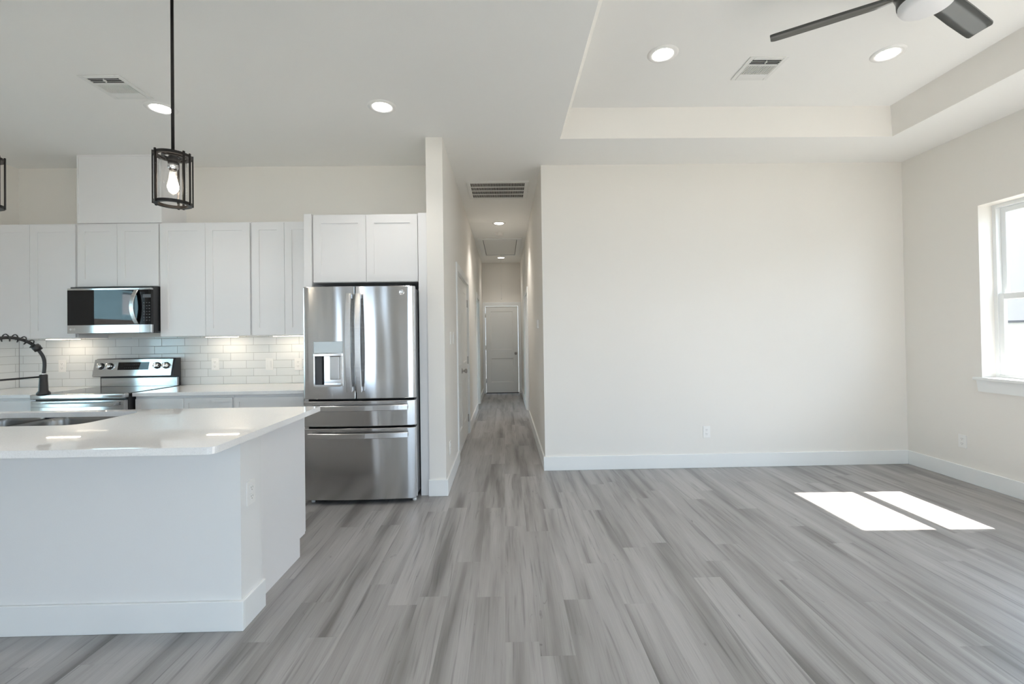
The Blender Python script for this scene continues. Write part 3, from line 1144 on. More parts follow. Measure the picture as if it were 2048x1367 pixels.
FCX, FHW = (FX0 + FX1) / 2, (FX1 - FX0) / 2
def fy(x):
    """gently bowed front of the whole refrigerator, turned back at the outer edges"""
    u = (x - FCX) / FHW
    return FY + 0.020 * u * u + 0.009 * max(0.0, abs(u) - 0.90) / 0.10 * max(0.0, abs(u) - 0.90) / 0.10

def bowed(bm, x0, x1, z0, z1, yb, hole=None, n=26):
    xs = [x0 + (x1 - x0) * i / n for i in range(n + 1)]
    e = 0.004
    xs = sorted(set(xs) | {x0 + e, x1 - e} | ({hole[0], hole[1]} if hole else set()))
    zs = sorted({z0, z0 + e, z1 - e, z1} | ({hole[2], hole[3]} if hole else set()))
    grid = {}
    for i, x in enumerate(xs):
        for j, z in enumerate(zs):
            y = fy(x)
            if z in (z0, z1):
                y += e * .7
            if i in (0, len(xs) - 1):
                y += e * .7
            grid[i, j] = bm.verts.new((x, y, z))
    back = {}
    nx, nz = len(xs), len(zs)
    for i in range(nx - 1):
        for j in range(nz - 1):
            xm, zm = (xs[i] + xs[i + 1]) / 2, (zs[j] + zs[j + 1]) / 2
            if hole and hole[0] < xm < hole[1] and hole[2] < zm < hole[3]:
                continue
            f = bm.faces.new((grid[i, j], grid[i + 1, j], grid[i + 1, j + 1], grid[i, j + 1]))
            f.smooth = 0 < i < nx - 2 and 0 < j < nz - 2
    rim = [(i, 0) for i in range(nx)] + [(nx - 1, j) for j in range(1, nz)] + [(i, nz - 1) for i in range(nx - 2, -1, -1)] + [(0, j) for j in range(nz - 2, 0, -1)]
    bv = [bm.verts.new((grid[k].co.x, yb, grid[k].co.z)) for k in rim]
    for a in range(len(rim)):
        b_ = (a + 1) % len(rim)
        bm.faces.new((grid[rim[b_]], grid[rim[a]], bv[a], bv[b_]))
    bm.faces.new(bv)
    if hole:
        hx0, hx1, hz0, hz1 = hole
        yd = FY + 0.085
        ii = [i for i, x in enumerate(xs) if hx0 - 1e-9 <= x <= hx1 + 1e-9]
        j0, j1 = zs.index(hz0), zs.index(hz1)
        b0 = [bm.verts.new((xs[i], yd, hz0)) for i in ii]
        b1 = [bm.verts.new((xs[i], yd, hz1)) for i in ii]
        for k in range(len(ii) - 1):
            bm.faces.new((grid[ii[k], j0], grid[ii[k + 1], j0], b0[k + 1], b0[k]))
            bm.faces.new((grid[ii[k], j1], b1[k], b1[k + 1], grid[ii[k + 1], j1]))
            bm.faces.new((b0[k], b0[k + 1], b1[k + 1], b1[k]))
        bm.faces.new((grid[ii[0], j0], b0[0], b1[0], grid[ii[0], j1]))
        bm.faces.new((grid[ii[-1], j0], grid[ii[-1], j1], b1[-1], b0[-1]))
    bmesh.ops.split_edges(bm, edges=[e_ for e_ in bm.edges if len({f_.smooth for f_ in e_.link_faces}) > 1])

XS = -1.2085     # where the two doors meet
HOLE = (-1.540, -1.316, 0.962, 1.205)
ZD0, ZD1 = 0.856, 1.768
bm = new_bm()
bowed(bm, FX0, XS - .004, ZD0, ZD1, 3.785, HOLE)
dl = link('refrigerator_door', bm, M_STEEL, fr)
bm = new_bm()
bowed(bm, XS + .004, FX1, ZD0, ZD1, 3.785)
dr = link('refrigerator_door', bm, M_STEEL, fr)
bm = new_bm()
bowed(bm, FX0, FX1, 0.634, 0.838, 3.785)
d1 = link('drawer', bm, M_STEEL, fr)
bm = new_bm()
bowed(bm, FX0, FX1, 0.042, 0.617, 3.785)
d2 = link('drawer', bm, M_STEEL, fr)
# handles
for nm, xh, dd in (('l', -1.248, dl), ('r', -1.172, dr)):
    bm = new_bm()
    y0 = fy(xh)
    strip(bm, curve_pts((xh, y0 - 0.035, 0.915), (xh, y0 - 0.035, 1.705), (0, -0.032, 0), 20), (1, 0, 0), 0.043, 0.016)
    for z in (0.935, 1.685):
        box(bm, xh - .013, xh + .013, y0 - 0.036, y0 + 0.004, z - .02, z + .02, .003, 1)
    link('door_handle', bm, M_HANDLE, dd)
for zh, dd in ((0.787, d1), (0.566, d2)):
    bm = new_bm()
    xa, xb = FX0 + .055, FX1 - .055
    strip(bm, curve_pts((xa, FY - 0.026, zh), (xb, FY - 0.026, zh), (0, -0.030, 0), 24), (0, 0, 1), 0.042, 0.016)
    for x in (xa + .02, xb - .02):
        box(bm, x - .02, x + .02, FY - 0.028, fy(x) + .004, zh - .013, zh + .013, .003, 1)
    link('drawer_handle', bm, M_HANDLE, dd)
# dispenser
hx0, hx1, hz0, hz1 = HOLE
yfz = min(fy(hx0), fy(hx1))
bm = new_bm()
box(bm, hx0 - .004, hx1 + .004, yfz - .003, yfz + .012, 1.228, 1.322, .002, 1)
dp = link('dispenser_panel', bm, material('dispenser_silver', (0.45, 0.47, 0.46), 0.22, 0.7), dl, 'glossy silver control panel')
bm = new_bm()
box(bm, hx0 - .004, hx1 + .004, yfz - .014, yfz + .02, 1.203, 1.226, .004, 2)
link('dispenser_lip', bm, M_CHROME, dl, 'bright metal lip')
bm = new_bm()
for a in ((hx0 - .005, hx0 + .004, hz0, hz1), (hx1 - .012, hx1 + .005, hz0, hz1)):
    box(bm, a[0], a[1], yfz - .004, FY + .083, a[2], a[3])
box(bm, hx0 + .004, hx1 - .012, yfz - .004, FY + .083, hz0 - .006, hz0 + .012)
box(bm, hx0 + .055, hx1 - .012, FY + .060, FY + .083, hz0 + .012, hz1)
link('dispenser_recess', bm, M_CHROME, dl, 'bright metal recess')
bm = new_bm()
box(bm, hx0 + .004, hx0 + .044, FY + .04, FY + .083, hz0 + .012, hz1)
link('dispenser_side', bm, M_CASE, dl, 'dark inner side')
bm = new_bm()
box(bm, -1.430, -1.352, FY + .030, FY + .060, 1.010, 1.203, .006, 2)
link('dispenser_paddle', bm, M_NICKEL, dl, 'grey metal paddle')
# emblem with script letters
bm = new_bm()
ex, ez = -0.833, 1.713
lathe(bm, [(0.0, 0.0015), (0.019, 0.0015), (0.021, 0.003), (0.022, 0.0005)], 28, at(ex, fy(ex), ez, '-Y'))
text_bm(bm, 'GE', 0.019, 0.0008, at(ex, fy(ex) - .002, ez) @ Matrix.Rotation(PI / 2, 4, 'X'))
link('emblem', bm, M_CHROME, dr, 'round bright emblem')
bm = new_bm()
box(bm, FX1 - .075, FX1 - .02, 3.745, 3.84, 1.752, 1.774, .004, 1)
link('hinge_cover', bm, M_CASE, fr)
bm = new_bm()
lathe(bm, [(0.0, 0.0), (0.016, 0.0), (0.016, 0.02), (0.008, 0.03), (0.008, 0.05)], 16, at(FX1 - .03, 3.80, 0.0))
link('foot', bm, M_PLATE, fr, 'pale levelling foot')
bm = new_bm()
lathe(bm, [(0.0, 0.0), (0.016, 0.0), (0.016, 0.02), (0.008, 0.03), (0.008, 0.05)], 16, at(FX0 + .04, 3.80, 0.0))
link('foot', bm, M_PLATE, fr, 'pale levelling foot')

# ------------------------------------------------------------------ microwave
mw = thing('microwave', 'stainless and black over-the-range microwave under the short cabinet', 'microwave', (-3.51, 4.3, 1.43))
MX0, MX1, MF = -3.880, -3.143, 4.098
bm = new_bm()
box(bm, MX0 + .004, MX1 - .002, MF + .026, YK - .010, 1.434, 1.838, .003, 1)
body = link('microwave_body', bm, M_BLACKPLASTIC, mw, 'black body')
bm = new_bm()
box(bm, MX0 + .05, MX1 - .05, MF + .06, YK - .08, 1.424, 1.434)
link('underside_grille', bm, M_CASE, mw)
XD = -3.246
bm = new_bm()
box(bm, MX0, XD - .001, MF, MF + .026, 1.806, 1.823, .002, 1)
box(bm, MX0, XD - .001, MF, MF + .026, 1.423, 1.497, .002, 1)
md = link('microwave_door', bm, M_STEELFLAT, mw)
bm = new_bm()
box(bm, MX0 + .001, XD - .001, MF + .001, MF + .026, 1.497, 1.806)
link('door_glass', bm, M_BLACKGLASS, md, 'black mirror glass')
for za, zb_ in ((1.423, 1.497), (1.806, 1.823)):
    bm = new_bm()
    box(bm, XD + .001, MX1, MF, MF + .026, za, zb_, .002, 1)
    link('control_trim', bm, M_STEELFLAT, mw)
bm = new_bm()
box(bm, XD + .001, MX1, MF + .001, MF + .026, 1.497, 1.806)
cp = link('control_panel', bm, M_BLACKGLASS, mw, 'black glass key panel')
bm = new_bm()
for r in range(7):
    for c in range(3):
        box(bm, XD + .034 + c * .024, XD + .045 + c * .024, MF - .0002, MF + .001, 1.53 + r * .026, 1.536 + r * .026)
link('key_markings', bm, material('grey_print', (0.10, 0.10, 0.11), 0.4), cp)
bm = new_bm()
box(bm, XD + .030, XD + .100, MF - .0002, MF + .001, 1.735, 1.765)
link('clock_display', bm, bpy.data.materials['grey_print'], cp)
bm = new_bm()
hx = XD - .022
strip(bm, curve_pts((hx, MF - .006, 1.508), (hx, MF - .006, 1.800), (-0.010, -0.042, 0), 18), (1, 0, 0), 0.036, 0.012)
link('door_handle', bm, M_HANDLE, md)
bm = new_bm()
text_bm(bm, 'LG', 0.022, 0.0004, at(MX0 + .058, MF - .0006, 1.460) @ Matrix.Rotation(PI / 2, 4, 'X'))
lathe(bm, [(0.0, 0.0012), (0.0095, 0.0012), (0.0095, 0.0)], 20, at(MX0 + .030, MF, 1.460, '-Y'))
link('lettering', bm, material('pale_print', (0.72, 0.70, 0.68), 0.4), md, 'small pale brand lettering')

# ------------------------------------------------------------------ range
rg = thing('range', 'stainless freestanding electric range with a glass cooktop', 'range', (-3.52, 4.1, 0))
RX0, RX1 = -3.899, -3.137
bm = new_bm()
box(bm, RX0 + .002, RX1 - .002, 3.842, 4.46, 0.03, 0.900)
link('range_body', bm, M_BLACKPLASTIC, rg, 'black side panels')
bm = new_bm()
box(bm, RX0, RX1, 3.85, 4.44, 0.900, 0.9185, .003, 2)
link('cooktop', bm, M_COOKTOP, rg, 'black glass cooktop')
bm = new_bm()
box(bm, RX0 - .003, RX1 + .003, 3.795, 3.851, 0.878, 0.921, .012, 3)
link('cooktop_trim', bm, M_STEELFLAT, rg, 'rounded stainless front edge')
bm = new_bm()
box(bm, RX0 + .002, RX1 - .002, 3.80, 3.842, 0.22, 0.866, .005, 2)
od = link('oven_door', bm, M_STEELFLAT, rg)
bm = new_bm()
box(bm, RX0 + .12, RX1 - .12, 3.798, 3.803, 0.36, 0.70)
link('oven_window', bm, M_BLACKGLASS, od, 'black oven window')
bm = new_bm()
strip(bm, curve_pts((RX0 + .05, 3.765, 0.835), (RX1 - .05, 3.765, 0.835), (0, -.012, 0), 18), (0, 0, 1), 0.030, 0.016)
for x in (RX0 + .08, RX1 - .08):
    box(bm, x - .02, x + .02, 3.765, 3.801, 0.822, 0.848, .003, 1)
link('door_handle', bm, M_HANDLE, od)
for k in range(3):
    x = RX0 + .24 + k * .14
    bm = new_bm()
    box(bm, x, x + .01, 3.7995, 3.802, 0.853, 0.857)
    link('door_vent_slot', bm, M_CHROME, od)
bm = new_bm()
box(bm, RX0 + .002, RX1 - .002, 3.80, 3.842, 0.05, 0.21, .005, 2)
link('storage_drawer', bm, M_STEELFLAT, rg)
# back guard: lower riser and leaning control panel
bm = new_bm()
box(bm, RX0 + .045, RX1 - .002, 4.405, 4.43, 0.918, 1.000, .002, 1)
link('back_riser', bm, M_STEELFLAT, rg)
bm = new_bm()
prof = [(4.352, 1.018), (4.388, 1.178), (4.398, 1.186), (4.455, 1.186), (4.455, 0.918), (4.43, 0.918), (4.43, 1.010)]
va = [bm.verts.new((RX0 + .014, y + .004, z - .003)) for y, z in prof]
vb = [bm.verts.new((RX1 - .002, y + .004, z - .003)) for y, z in prof]
bm.faces.new(va)
bm.faces.new(list(reversed(vb)))
for k in range(len(prof)):
    bm.faces.new((va[k], vb[k], vb[(k + 1) % len(prof)], va[(k + 1) % len(prof)]))
bmesh.ops.recalc_face_normals(bm, faces=list(bm.faces))
link('back_guard', bm, M_BLACKPLASTIC, rg, 'black back guard housing')
tilt = math.atan2(0.036, 0.160)
PM = Matrix.Translation((0, 4.352, 1.018)) @ Matrix.Rotation(-tilt, 4, 'X')
PH = math.hypot(.036, .160)
bm = new_bm()
box(bm, RX0 + .010, RX1 - .018, -.006, .004, 0.0, PH, .003, 2)
xf(bm, PM)
pn = link('control_panel', bm, M_STEELFLAT, rg)
bm = new_bm()
box(bm, -3.662, -3.375, -.0075, -.004, 0.060, 0.133)
xf(bm, PM)
dsp = link('display', bm, M_BLACKGLASS, pn, 'black touch display')
for r in range(2):
    bm = new_bm()
    for k in range(9):
        box(bm, -3.60 + k * .018, -3.592 + k * .018, -.0079, -.0072, 0.078 + r * .028, 0.081 + r * .028)
    xf(bm, PM)
    link('display_marking', bm, bpy.data.materials['grey_print'], dsp)
for x in (-3.822, -3.738, -3.296, -3.212):
    bm = new_bm()
    lathe(bm, [(0.0315, 0.0), (0.0315, 0.004), (0.030, 0.006), (0.0275, 0.006), (0.0265, 0.008)], 28, at(x, -.006, 0.098, '-Y'))
    xf(bm, PM)
    kn = link('knob', bm, M_BLACKPLASTIC, pn, 'black knob skirt')
    bm = new_bm()
    lathe(bm, [(0.0265, 0.004), (0.026, 0.026), (0.023, 0.030), (0.0, 0.030)], 28, at(x, -.006, 0.098, '-Y'))
    box(bm, x - .005, x + .005, -.043, -.034, 0.076, 0.120, .002, 1)
    xf(bm, PM)
    link('knob_cap', bm, M_CHROME, kn, 'bright metal knob cap')

# ------------------------------------------------------------------ island
isl = thing('kitchen_island', 'white kitchen island with a drywall front and tall baseboard', 'island', (-2.6, 2.5, 0))
IX0 = -4.05
YI, YI2, XI, XIJ = 2.153, 2.334, -1.244, -1.2868
bm = new_bm()
box(bm, IX0, XI, YI, YI2, 0.0, 0.8835)
link('island_wall', bm, painted('island_drywall_paint', (0.80, 0.795, 0.785), 0.5, 0.1), isl)
bm = new_bm()
box(bm, IX0, XI + BB_T, YI - BB_T, YI, 0.0, BB_H, .003, 1)
box(bm, XI, XI + BB_T, YI - .002, YI2 + .006, 0.0, BB_H, .003, 1)
link('island_baseboard', bm, M_TRIM, isl)
bm = new_bm()
t = bmesh.new()
prof = [(YI2, 0.0), (2.852, 0.0), (2.852, 0.112), (2.926, 0.112), (2.926, 0.8835), (YI2, 0.8835)]
va = [t.verts.new((XIJ, y, z)) for y, z in prof]
vb = [t.verts.new((XIJ - .018, y, z)) for y, z in prof]
t.faces.new(va)
t.faces.new(list(reversed(vb)))
for k in range(len(prof)):
    t.faces.new((va[k], vb[k], vb[(k + 1) % len(prof)], va[(k + 1) % len(prof)]))
bmesh.ops.recalc_face_normals(t, faces=list(t.faces))
merge(bm, t)
link('end_panel', bm, M_CAB, isl)
bm = new_bm()   # open topped carcass so that the sink bowls hang in it
box(bm, IX0, XIJ - .018, 2.915, 2.926, 0.112, 0.8835)
box(bm, IX0, XIJ - .018, YI2, 2.915, 0.112, 0.13)
box(bm, IX0, XIJ - .018, 2.840, 2.852, 0.0, 0.112)
box(bm, IX0, IX0 + .018, YI2, 2.926, 0.13, 0.8835)
link('island_cabinet_body', bm, M_CAB, isl)
xs = [-4.04, -3.58, -3.12, -2.66, -2.20, -1.745, -1.290]
for a, b_ in zip(xs[:-1], xs[1:]):
    bm = new_bm()
    shaker(bm, a + .002, b_ - .002, 0.118, 0.862, 2.9275)
    link('cabinet_door', bm, M_CAB, isl)

bm = new_bm()
outer = []
CX1, CY0, CY1 = -1.188, 1.868, 2.939
rr = 0.035
for i in range(7):
    a = math.radians(270 + 90 * i / 6)
    outer.append((CX1 - rr + rr * math.cos(a), CY0 + rr + rr * math.sin(a)))
outer += [(CX1, CY1), (IX0 - .04, CY1), (IX0 - .04, CY0)]
SX0, SX1, SY0, SY1 = -3.14, -2.243, 2.418, 2.866
prism(bm, [outer, rrect(SX0, SX1, SY0, SY1, 0.085)], 0.884, 0.914)
ic = link('island_countertop', bm, M_QUARTZ)
ic['label'] = 'large white quartz island countertop with a sink cut into it'
ic['category'] = 'countertop'

sk = thing('kitchen_sink', 'stainless double bowl sink set under the island countertop', 'sink', (-2.69, 2.64, 0.67))
def bowl(x0, x1, y0, y1, depth):
    bm = new_bm()
    prof = [(0.0, 0.0, 0.085), (0.004, -0.02, 0.085), (0.010, -depth + 0.03, 0.08), (0.035, -depth, 0.06)]
    loops = []
    for ins, dz, r in prof:
        loops.append([bm.verts.new((x, y, 0.8838 + dz)) for x, y in rrect(x0 + ins, x1 - ins, y0 + ins, y1 - ins, r)])
    for a, b_ in zip(loops[:-1], loops[1:]):
        for k in range(len(a)):
            f = bm.faces.new((a[k], b_[k], b_[(k + 1) % len(a)], a[(k + 1) % len(a)]))
            f.smooth = True
    bm.faces.new(loops[-1])
    bmesh.ops.recalc_face_normals(bm, faces=list(bm.faces))
    for f in bm.faces:
        f.normal_flip()
    o = link('sink_bowl', bm, M_SINK, sk)
    bm = new_bm()
    lathe(bm, [(0.0, 0.0), (0.02, 0.0), (0.045, 0.004), (0.048, 0.001)], 24, at((x0 + x1) / 2, (y0 + y1) / 2, 0.8838 - depth + .001))
    link('drain', bm, M_CHROME, o)
XDV = -2.790
bowl(SX0 - .004, XDV - .012, SY0 - .004, SY1 + .004, 0.21)
bowl(XDV + .012, SX1 + .004, SY0 - .004, SY1 + .004, 0.19)
bm = new_bm()
box(bm, XDV - .014, XDV + .014, SY0 + .02, SY1 - .02, 0.80, 0.876, .006, 2)
link('bowl_divider', bm, M_SINK, sk)

# faucet
fc = thing('kitchen_faucet', 'matte black spring neck faucet standing at the island sink', 'faucet', (-2.725, 2.35, 0.914))
B, T_ = Vector((-2.725, 2.35, 0)), Vector((-2.594, 2.60, 0))
hd = (T_ - B)
HW = hd.length / 2
hd.normalize()
mid_ = (B + T_) / 2
def arc(a, r=HW, zc=1.236):
    return mid_ + hd * (r * math.cos(a)) + Vector((0, 0, zc + r * math.sin(a)))
bm = new_bm()
lathe(bm, [(0.0, 0.0), (0.028, 0.0), (0.028, 0.006), (0.021, 0.012), (0.019, 0.09), (0.015, 0.10), (0.015, 0.20)], 24, at(B.x, B.y, 0.9145))
link('faucet_base', bm, M_MATTEBLACK, fc)
bm = new_bm()
tube(bm, [(B.x - .02, B.y, 0.97), (B.x - .06, B.y, 0.975), (B.x - .11, B.y, 1.00)], 0.006, 10)
link('lever', bm, M_MATTEBLACK, fc)
bm = new_bm()
path = [Vector((B.x, B.y, 1.10 + .136 * i / 6)) for i in range(6)]
path += [arc(PI - (PI * 0.80) * i / 24) for i in range(25)]
a_end = PI * 0.20
pe = arc(a_end)
bez = [pe, pe + Vector((0, 0, 0)) + hd * 0.028 + Vector((0, 0, -.05)), Vector((T_.x, T_.y, 1.26)) + hd * .012, Vector((T_.x, T_.y, 1.16))]
for i in range(1, 13):
    s = i / 12
    path.append(bez[0] * (1 - s) ** 3 + bez[1] * 3 * s * (1 - s) ** 2 + bez[2] * 3 * s * s * (1 - s) + bez[3] * s ** 3)
tube(bm, path, 0.0085, 12)
link('hose', bm, M_MATTEBLACK, fc)
bm = new_bm()
hel = []
core = [Vector((B.x, B.y, 1.10 + .136 * i / 10)) for i in range(10)] + [arc(PI - (PI * 0.80) * i / 60) for i in range(61)]
L_ = [0.0]
for a, b_ in zip(core[:-1], core[1:]):
    L_.append(L_[-1] + (b_ - a).length)
turns = L_[-1] / 0.0335
side = Vector((-hd.y, hd.x, 0))
NS = int(turns * 14)
k = 0
for i in range(NS + 1):
    s = L_[-1] * i / NS
    while k < len(L_) - 2 and L_[k + 1] < s:
        k += 1
    f_ = (s - L_[k]) / max(1e-9, L_[k + 1] - L_[k])
    p = core[k].lerp(core[k + 1], f_)
    tg = (core[k + 1] - core[k]).normalized()
    nn = side.cross(tg).normalized()
    ph = 2 * PI * turns * i / NS
    hel.append(p + (nn * math.cos(ph) + side * math.sin(ph)) * 0.0185)
tube(bm, hel, 0.0032, 6)
link('spring', bm, M_MATTEBLACK, fc)
bm = new_bm()
tgd = (arc(a_end - .05) - arc(a_end)).normalized()
tube(bm, [pe - tgd * .016, pe + tgd * .016], 0.019, 14)
link('spring_collar', bm, M_MATTEBLACK, fc)
bm = new_bm()
lathe(bm, [(0.0, 0.0), (0.024, 0.0), (0.030, 0.004), (0.030, 0.014), (0.021, 0.026), (0.0165, 0.115), (0.015, 0.117), (0.0, 0.117)], 24, at(T_.x, T_.y, 1.052))
link('spray_head', bm, M_MATTEBLACK, fc)
bm = new_bm()
lathe(bm, [(0.0115, 0.0), (0.0125, 0.001), (0.0125, 0.006), (0.009, 0.007)], 20, at(T_.x, T_.y, 1.168))
link('hose_collar', bm, M_CHROME, fc, 'bright metal collar')
bm = new_bm()
tube(bm, [(B.x, B.y, 1.150), (T_.x - hd.x * .014, T_.y - hd.y * .014, 1.156)], 0.005, 10)
lathe(bm, [(0.018, 0.0), (0.018, 0.02), (0.0165, 0.02), (0.0165, 0.0), (0.018, 0.0)], 20, at(T_.x, T_.y, 1.146))
lathe(bm, [(0.017, 0.0), (0.017, 0.03), (0.0, 0.03), (0.0, 0.0), (0.017, 0.0)], 20, at(B.x, B.y, 1.135))
link('support_arm', bm, M_MATTEBLACK, fc)

# ------------------------------------------------------------------ pendants
PXc, PYc = -1.594, 2.22
pd = thing('pendant_light', 'black open cage pendant with a glowing teardrop bulb, fully in view', 'pendant lamp', (PXc, PYc, 1.995), 'black cage pendants over the island')
zt, zb, RR = 2.243, 2.003, 0.0775
bm = new_bm()
lathe(bm, [(0.0, 0.0), (0.045, 0.0), (0.046, -.006), (0.042, -.014), (0.02, -.018), (0.0, -.018)], 28, at(PXc, PYc, ZC - .0005))
link('ceiling_canopy', bm, M_BLACKMETAL, pd)
bm = new_bm()
tube(bm, [(PXc, PYc, zt - .01), (PXc, PYc, ZC - .016)], 0.0070, 12)
link('hanging_rod', bm, M_BLACKMETAL, pd)
def ring(bm, z, r0, r1, h_):
    lathe(bm, [(r0, 0), (r1, 0), (r1, h_), (r0, h_), (r0, 0)], 48, at(PXc, PYc, z), False)
bm = new_bm()
ring(bm, zt - .009, RR - .016, RR, .013)
ring(bm, zt - .009, 0.036, 0.046, .010)
for k in range(3):
    a = math.radians(30 + 120 * k)
    d = Vector((math.cos(a), math.sin(a), 0))
    strip(bm, [Vector((PXc, PYc, zt - .003)) + d * 0.01, Vector((PXc, PYc, zt - .003)) + d * (RR - .008)], (-d.y, d.x, 0), 0.012, 0.006)
link('top_ring', bm, M_BLACKMETAL, pd)
bm = new_bm()
ring(bm, zb, RR - .018, RR, .013)
lathe(bm, [(0.0, 0.0), (0.005, 0.002), (0.005, 0.01), (0.0, 0.012)], 12, at(PXc + (RR - .004) * math.cos(math.radians(35.7 - 75)), PYc + (RR - .004) * math.sin(math.radians(35.7 - 75)), zb - .010))
link('bottom_ring', bm, M_BLACKMETAL, pd)
for adeg in (150, 180, 212, 3, 33, 58, -58, -74):
    a = math.radians(35.7 - adeg)
    bm = new_bm()
    t = bmesh.new()
    bmesh.ops.create_cube(t, size=1.0)
    for v in t.verts:
        v.co = Vector((v.co.x * .006, v.co.y * .0085, v.co.z * (zt - zb + .012)))
    merge(bm, t, Matrix.Translation((PXc + (RR + .001) * math.cos(a), PYc + (RR + .001) * math.sin(a), (zt + zb) / 2 + .004)) @ Matrix.Rotation(a, 4, 'Z'))
    link('cage_bar', bm, M_BLACKMETAL, pd)
bm = new_bm()
lathe(bm, [(RR - .019, zb + .012), (RR - .019, zt - .012), (RR - .021, zt - .012), (RR - .021, zb + .012), (RR - .019, zb + .012)], 40, at(PXc, PYc, 0))
link('glass_shade', bm, M_LAMPGLASS, pd, 'clear glass cylinder')
bm = new_bm()
lathe(bm, [(0.0, zt), (0.014, zt), (0.030, zt - .022), (0.024, zt - .030), (0.0, zt - .030)], 24, at(PXc, PYc, 0))
link('socket_cap', bm, M_BLACKMETAL, pd)
bm = new_bm()
lathe(bm, [(0.0, zt - .030), (0.021, zt - .030), (0.022, zt - .062), (0.018, zt - .066), (0.0, zt - .066)], 24, at(PXc, PYc, 0))
link('socket', bm, M_CHROME, pd, 'ribbed bright metal socket')
bm = new_bm()
z0 = zt - .066
lathe(bm, [(0.0125, z0), (0.0125, z0 - .016), (0.017, z0 - .030), (0.027, z0 - .068), (0.030, z0 - .086), (0.027, z0 - .104), (0.016, z0 - .120), (0.0, z0 - .126)], 28, at(PXc, PYc, 0))
bulb = link('bulb', bm, M_LAMPGLASS, pd, 'clear teardrop bulb')
bm = new_bm()
lathe(bm, [(0.0, z0 - .020), (0.005, z0 - .022), (0.010, z0 - .036), (0.019, z0 - .062), (0.024, z0 - .086), (0.018, z0 - .106), (0.0, z0 - .117)], 16, at(PXc, PYc, 0))  # solid shape widened to fill the bulb, standing for its overexposed glare
link('bulb_glow', bm, M_BULBGLOW, bulb, 'white glowing teardrop that fills the bulb with glare')
bm = new_bm()
lathe(bm, [(0.0, z0 + .002), (0.0155, z0 + .002), (0.0155, z0 - .006), (0.0, z0 - .006)], 20, at(PXc, PYc, 0))
link('bulb_collar', bm, M_BLACKMETAL, bulb)
dup(pd, (-2.505, PYc, 1.995), None, 'black open cage pendant cut off by the left edge of the photo')

# ------------------------------------------------------------------ recessed lights
rl = thing('recessed_light', 'round recessed downlight in the kitchen ceiling, nearer the hall', 'ceiling light', (0, 0, 0), 'recessed ceiling lights')
bm = new_bm()
lathe(bm, [(0.068, 0.0), (0.071, -.007), (0.085, -.008), (0.103, -.003), (0.104, 0.0)], 40, at(0, 0, 0))
link('trim_ring', bm, M_PLATE, rl)
bm = new_bm()
lathe(bm, [(0.0, -.004), (0.068, -.004), (0.070, -.001)], 40, at(0, 0, 0))
link('light_lens', bm, M_LED, rl)
def beam(parent, watts, col):
    ld = bpy.data.lights.new('downlight_beam', 'SPOT')
    ld.energy = watts
    ld.spot_size = math.radians(112)
    ld.spot_blend = 0.7
    ld.shadow_soft_size = 0.06
    ld.color = col
    o = bpy.data.objects.new('downlight_beam', ld)
    C.objects.link(o)
    o.parent = parent
    o.location = (0, 0, -0.012)
beam(rl, 20.0, (1.0, 0.95, 0.89))
rl.location = (-0.883, 3.36, ZC)
G = 'recessed ceiling lights'
dup(rl, (-2.50, 3.364, ZC), None, 'round recessed downlight in the kitchen ceiling beside the pendant rod')
dup(rl, (1.122, 3.112, ZT), None, 'round recessed downlight in the tray ceiling, left of the air vent')
dup(rl, (2.708, 3.119, ZT), None, 'round recessed downlight in the tray ceiling, under the fan blade')
hl = thing('recessed_light', 'round recessed downlight in the hall ceiling, just past the return grille', 'ceiling light', (0, 0, 0), G)
bm = new_bm()
lathe(bm, [(0.068, 0.0), (0.071, -.007), (0.085, -.008), (0.103, -.003), (0.104, 0.0)], 40, at(0, 0, 0))
link('trim_ring', bm, M_PLATE, hl)
bm = new_bm()
lathe(bm, [(0.0, -.004), (0.068, -.004), (0.070, -.001)], 40, at(0, 0, 0))
link('light_lens', bm, M_LEDHALL, hl)
beam(hl, 62.0, (1.0, 0.95, 0.88))
hl.location = (-0.063, 6.88, ZC)
h2 = dup(hl, (-0.057, 9.92, ZC), None, 'round recessed downlight in the hall ceiling beyond the attic hatch')
for ch in h2.children:
    if ch.type == 'LIGHT':
        ch.data = ch.data.copy()
        ch.data.energy = 22.0
dup(rl, (-0.883, 1.45, ZC), None, 'unseen round downlight added to light the island, above the frame, nearer the hall')  # this pair is unseen, added to brighten the island top
dup(rl, (-2.50, 1.45, ZC), None, 'unseen round downlight added to light the island, above the frame, further left')
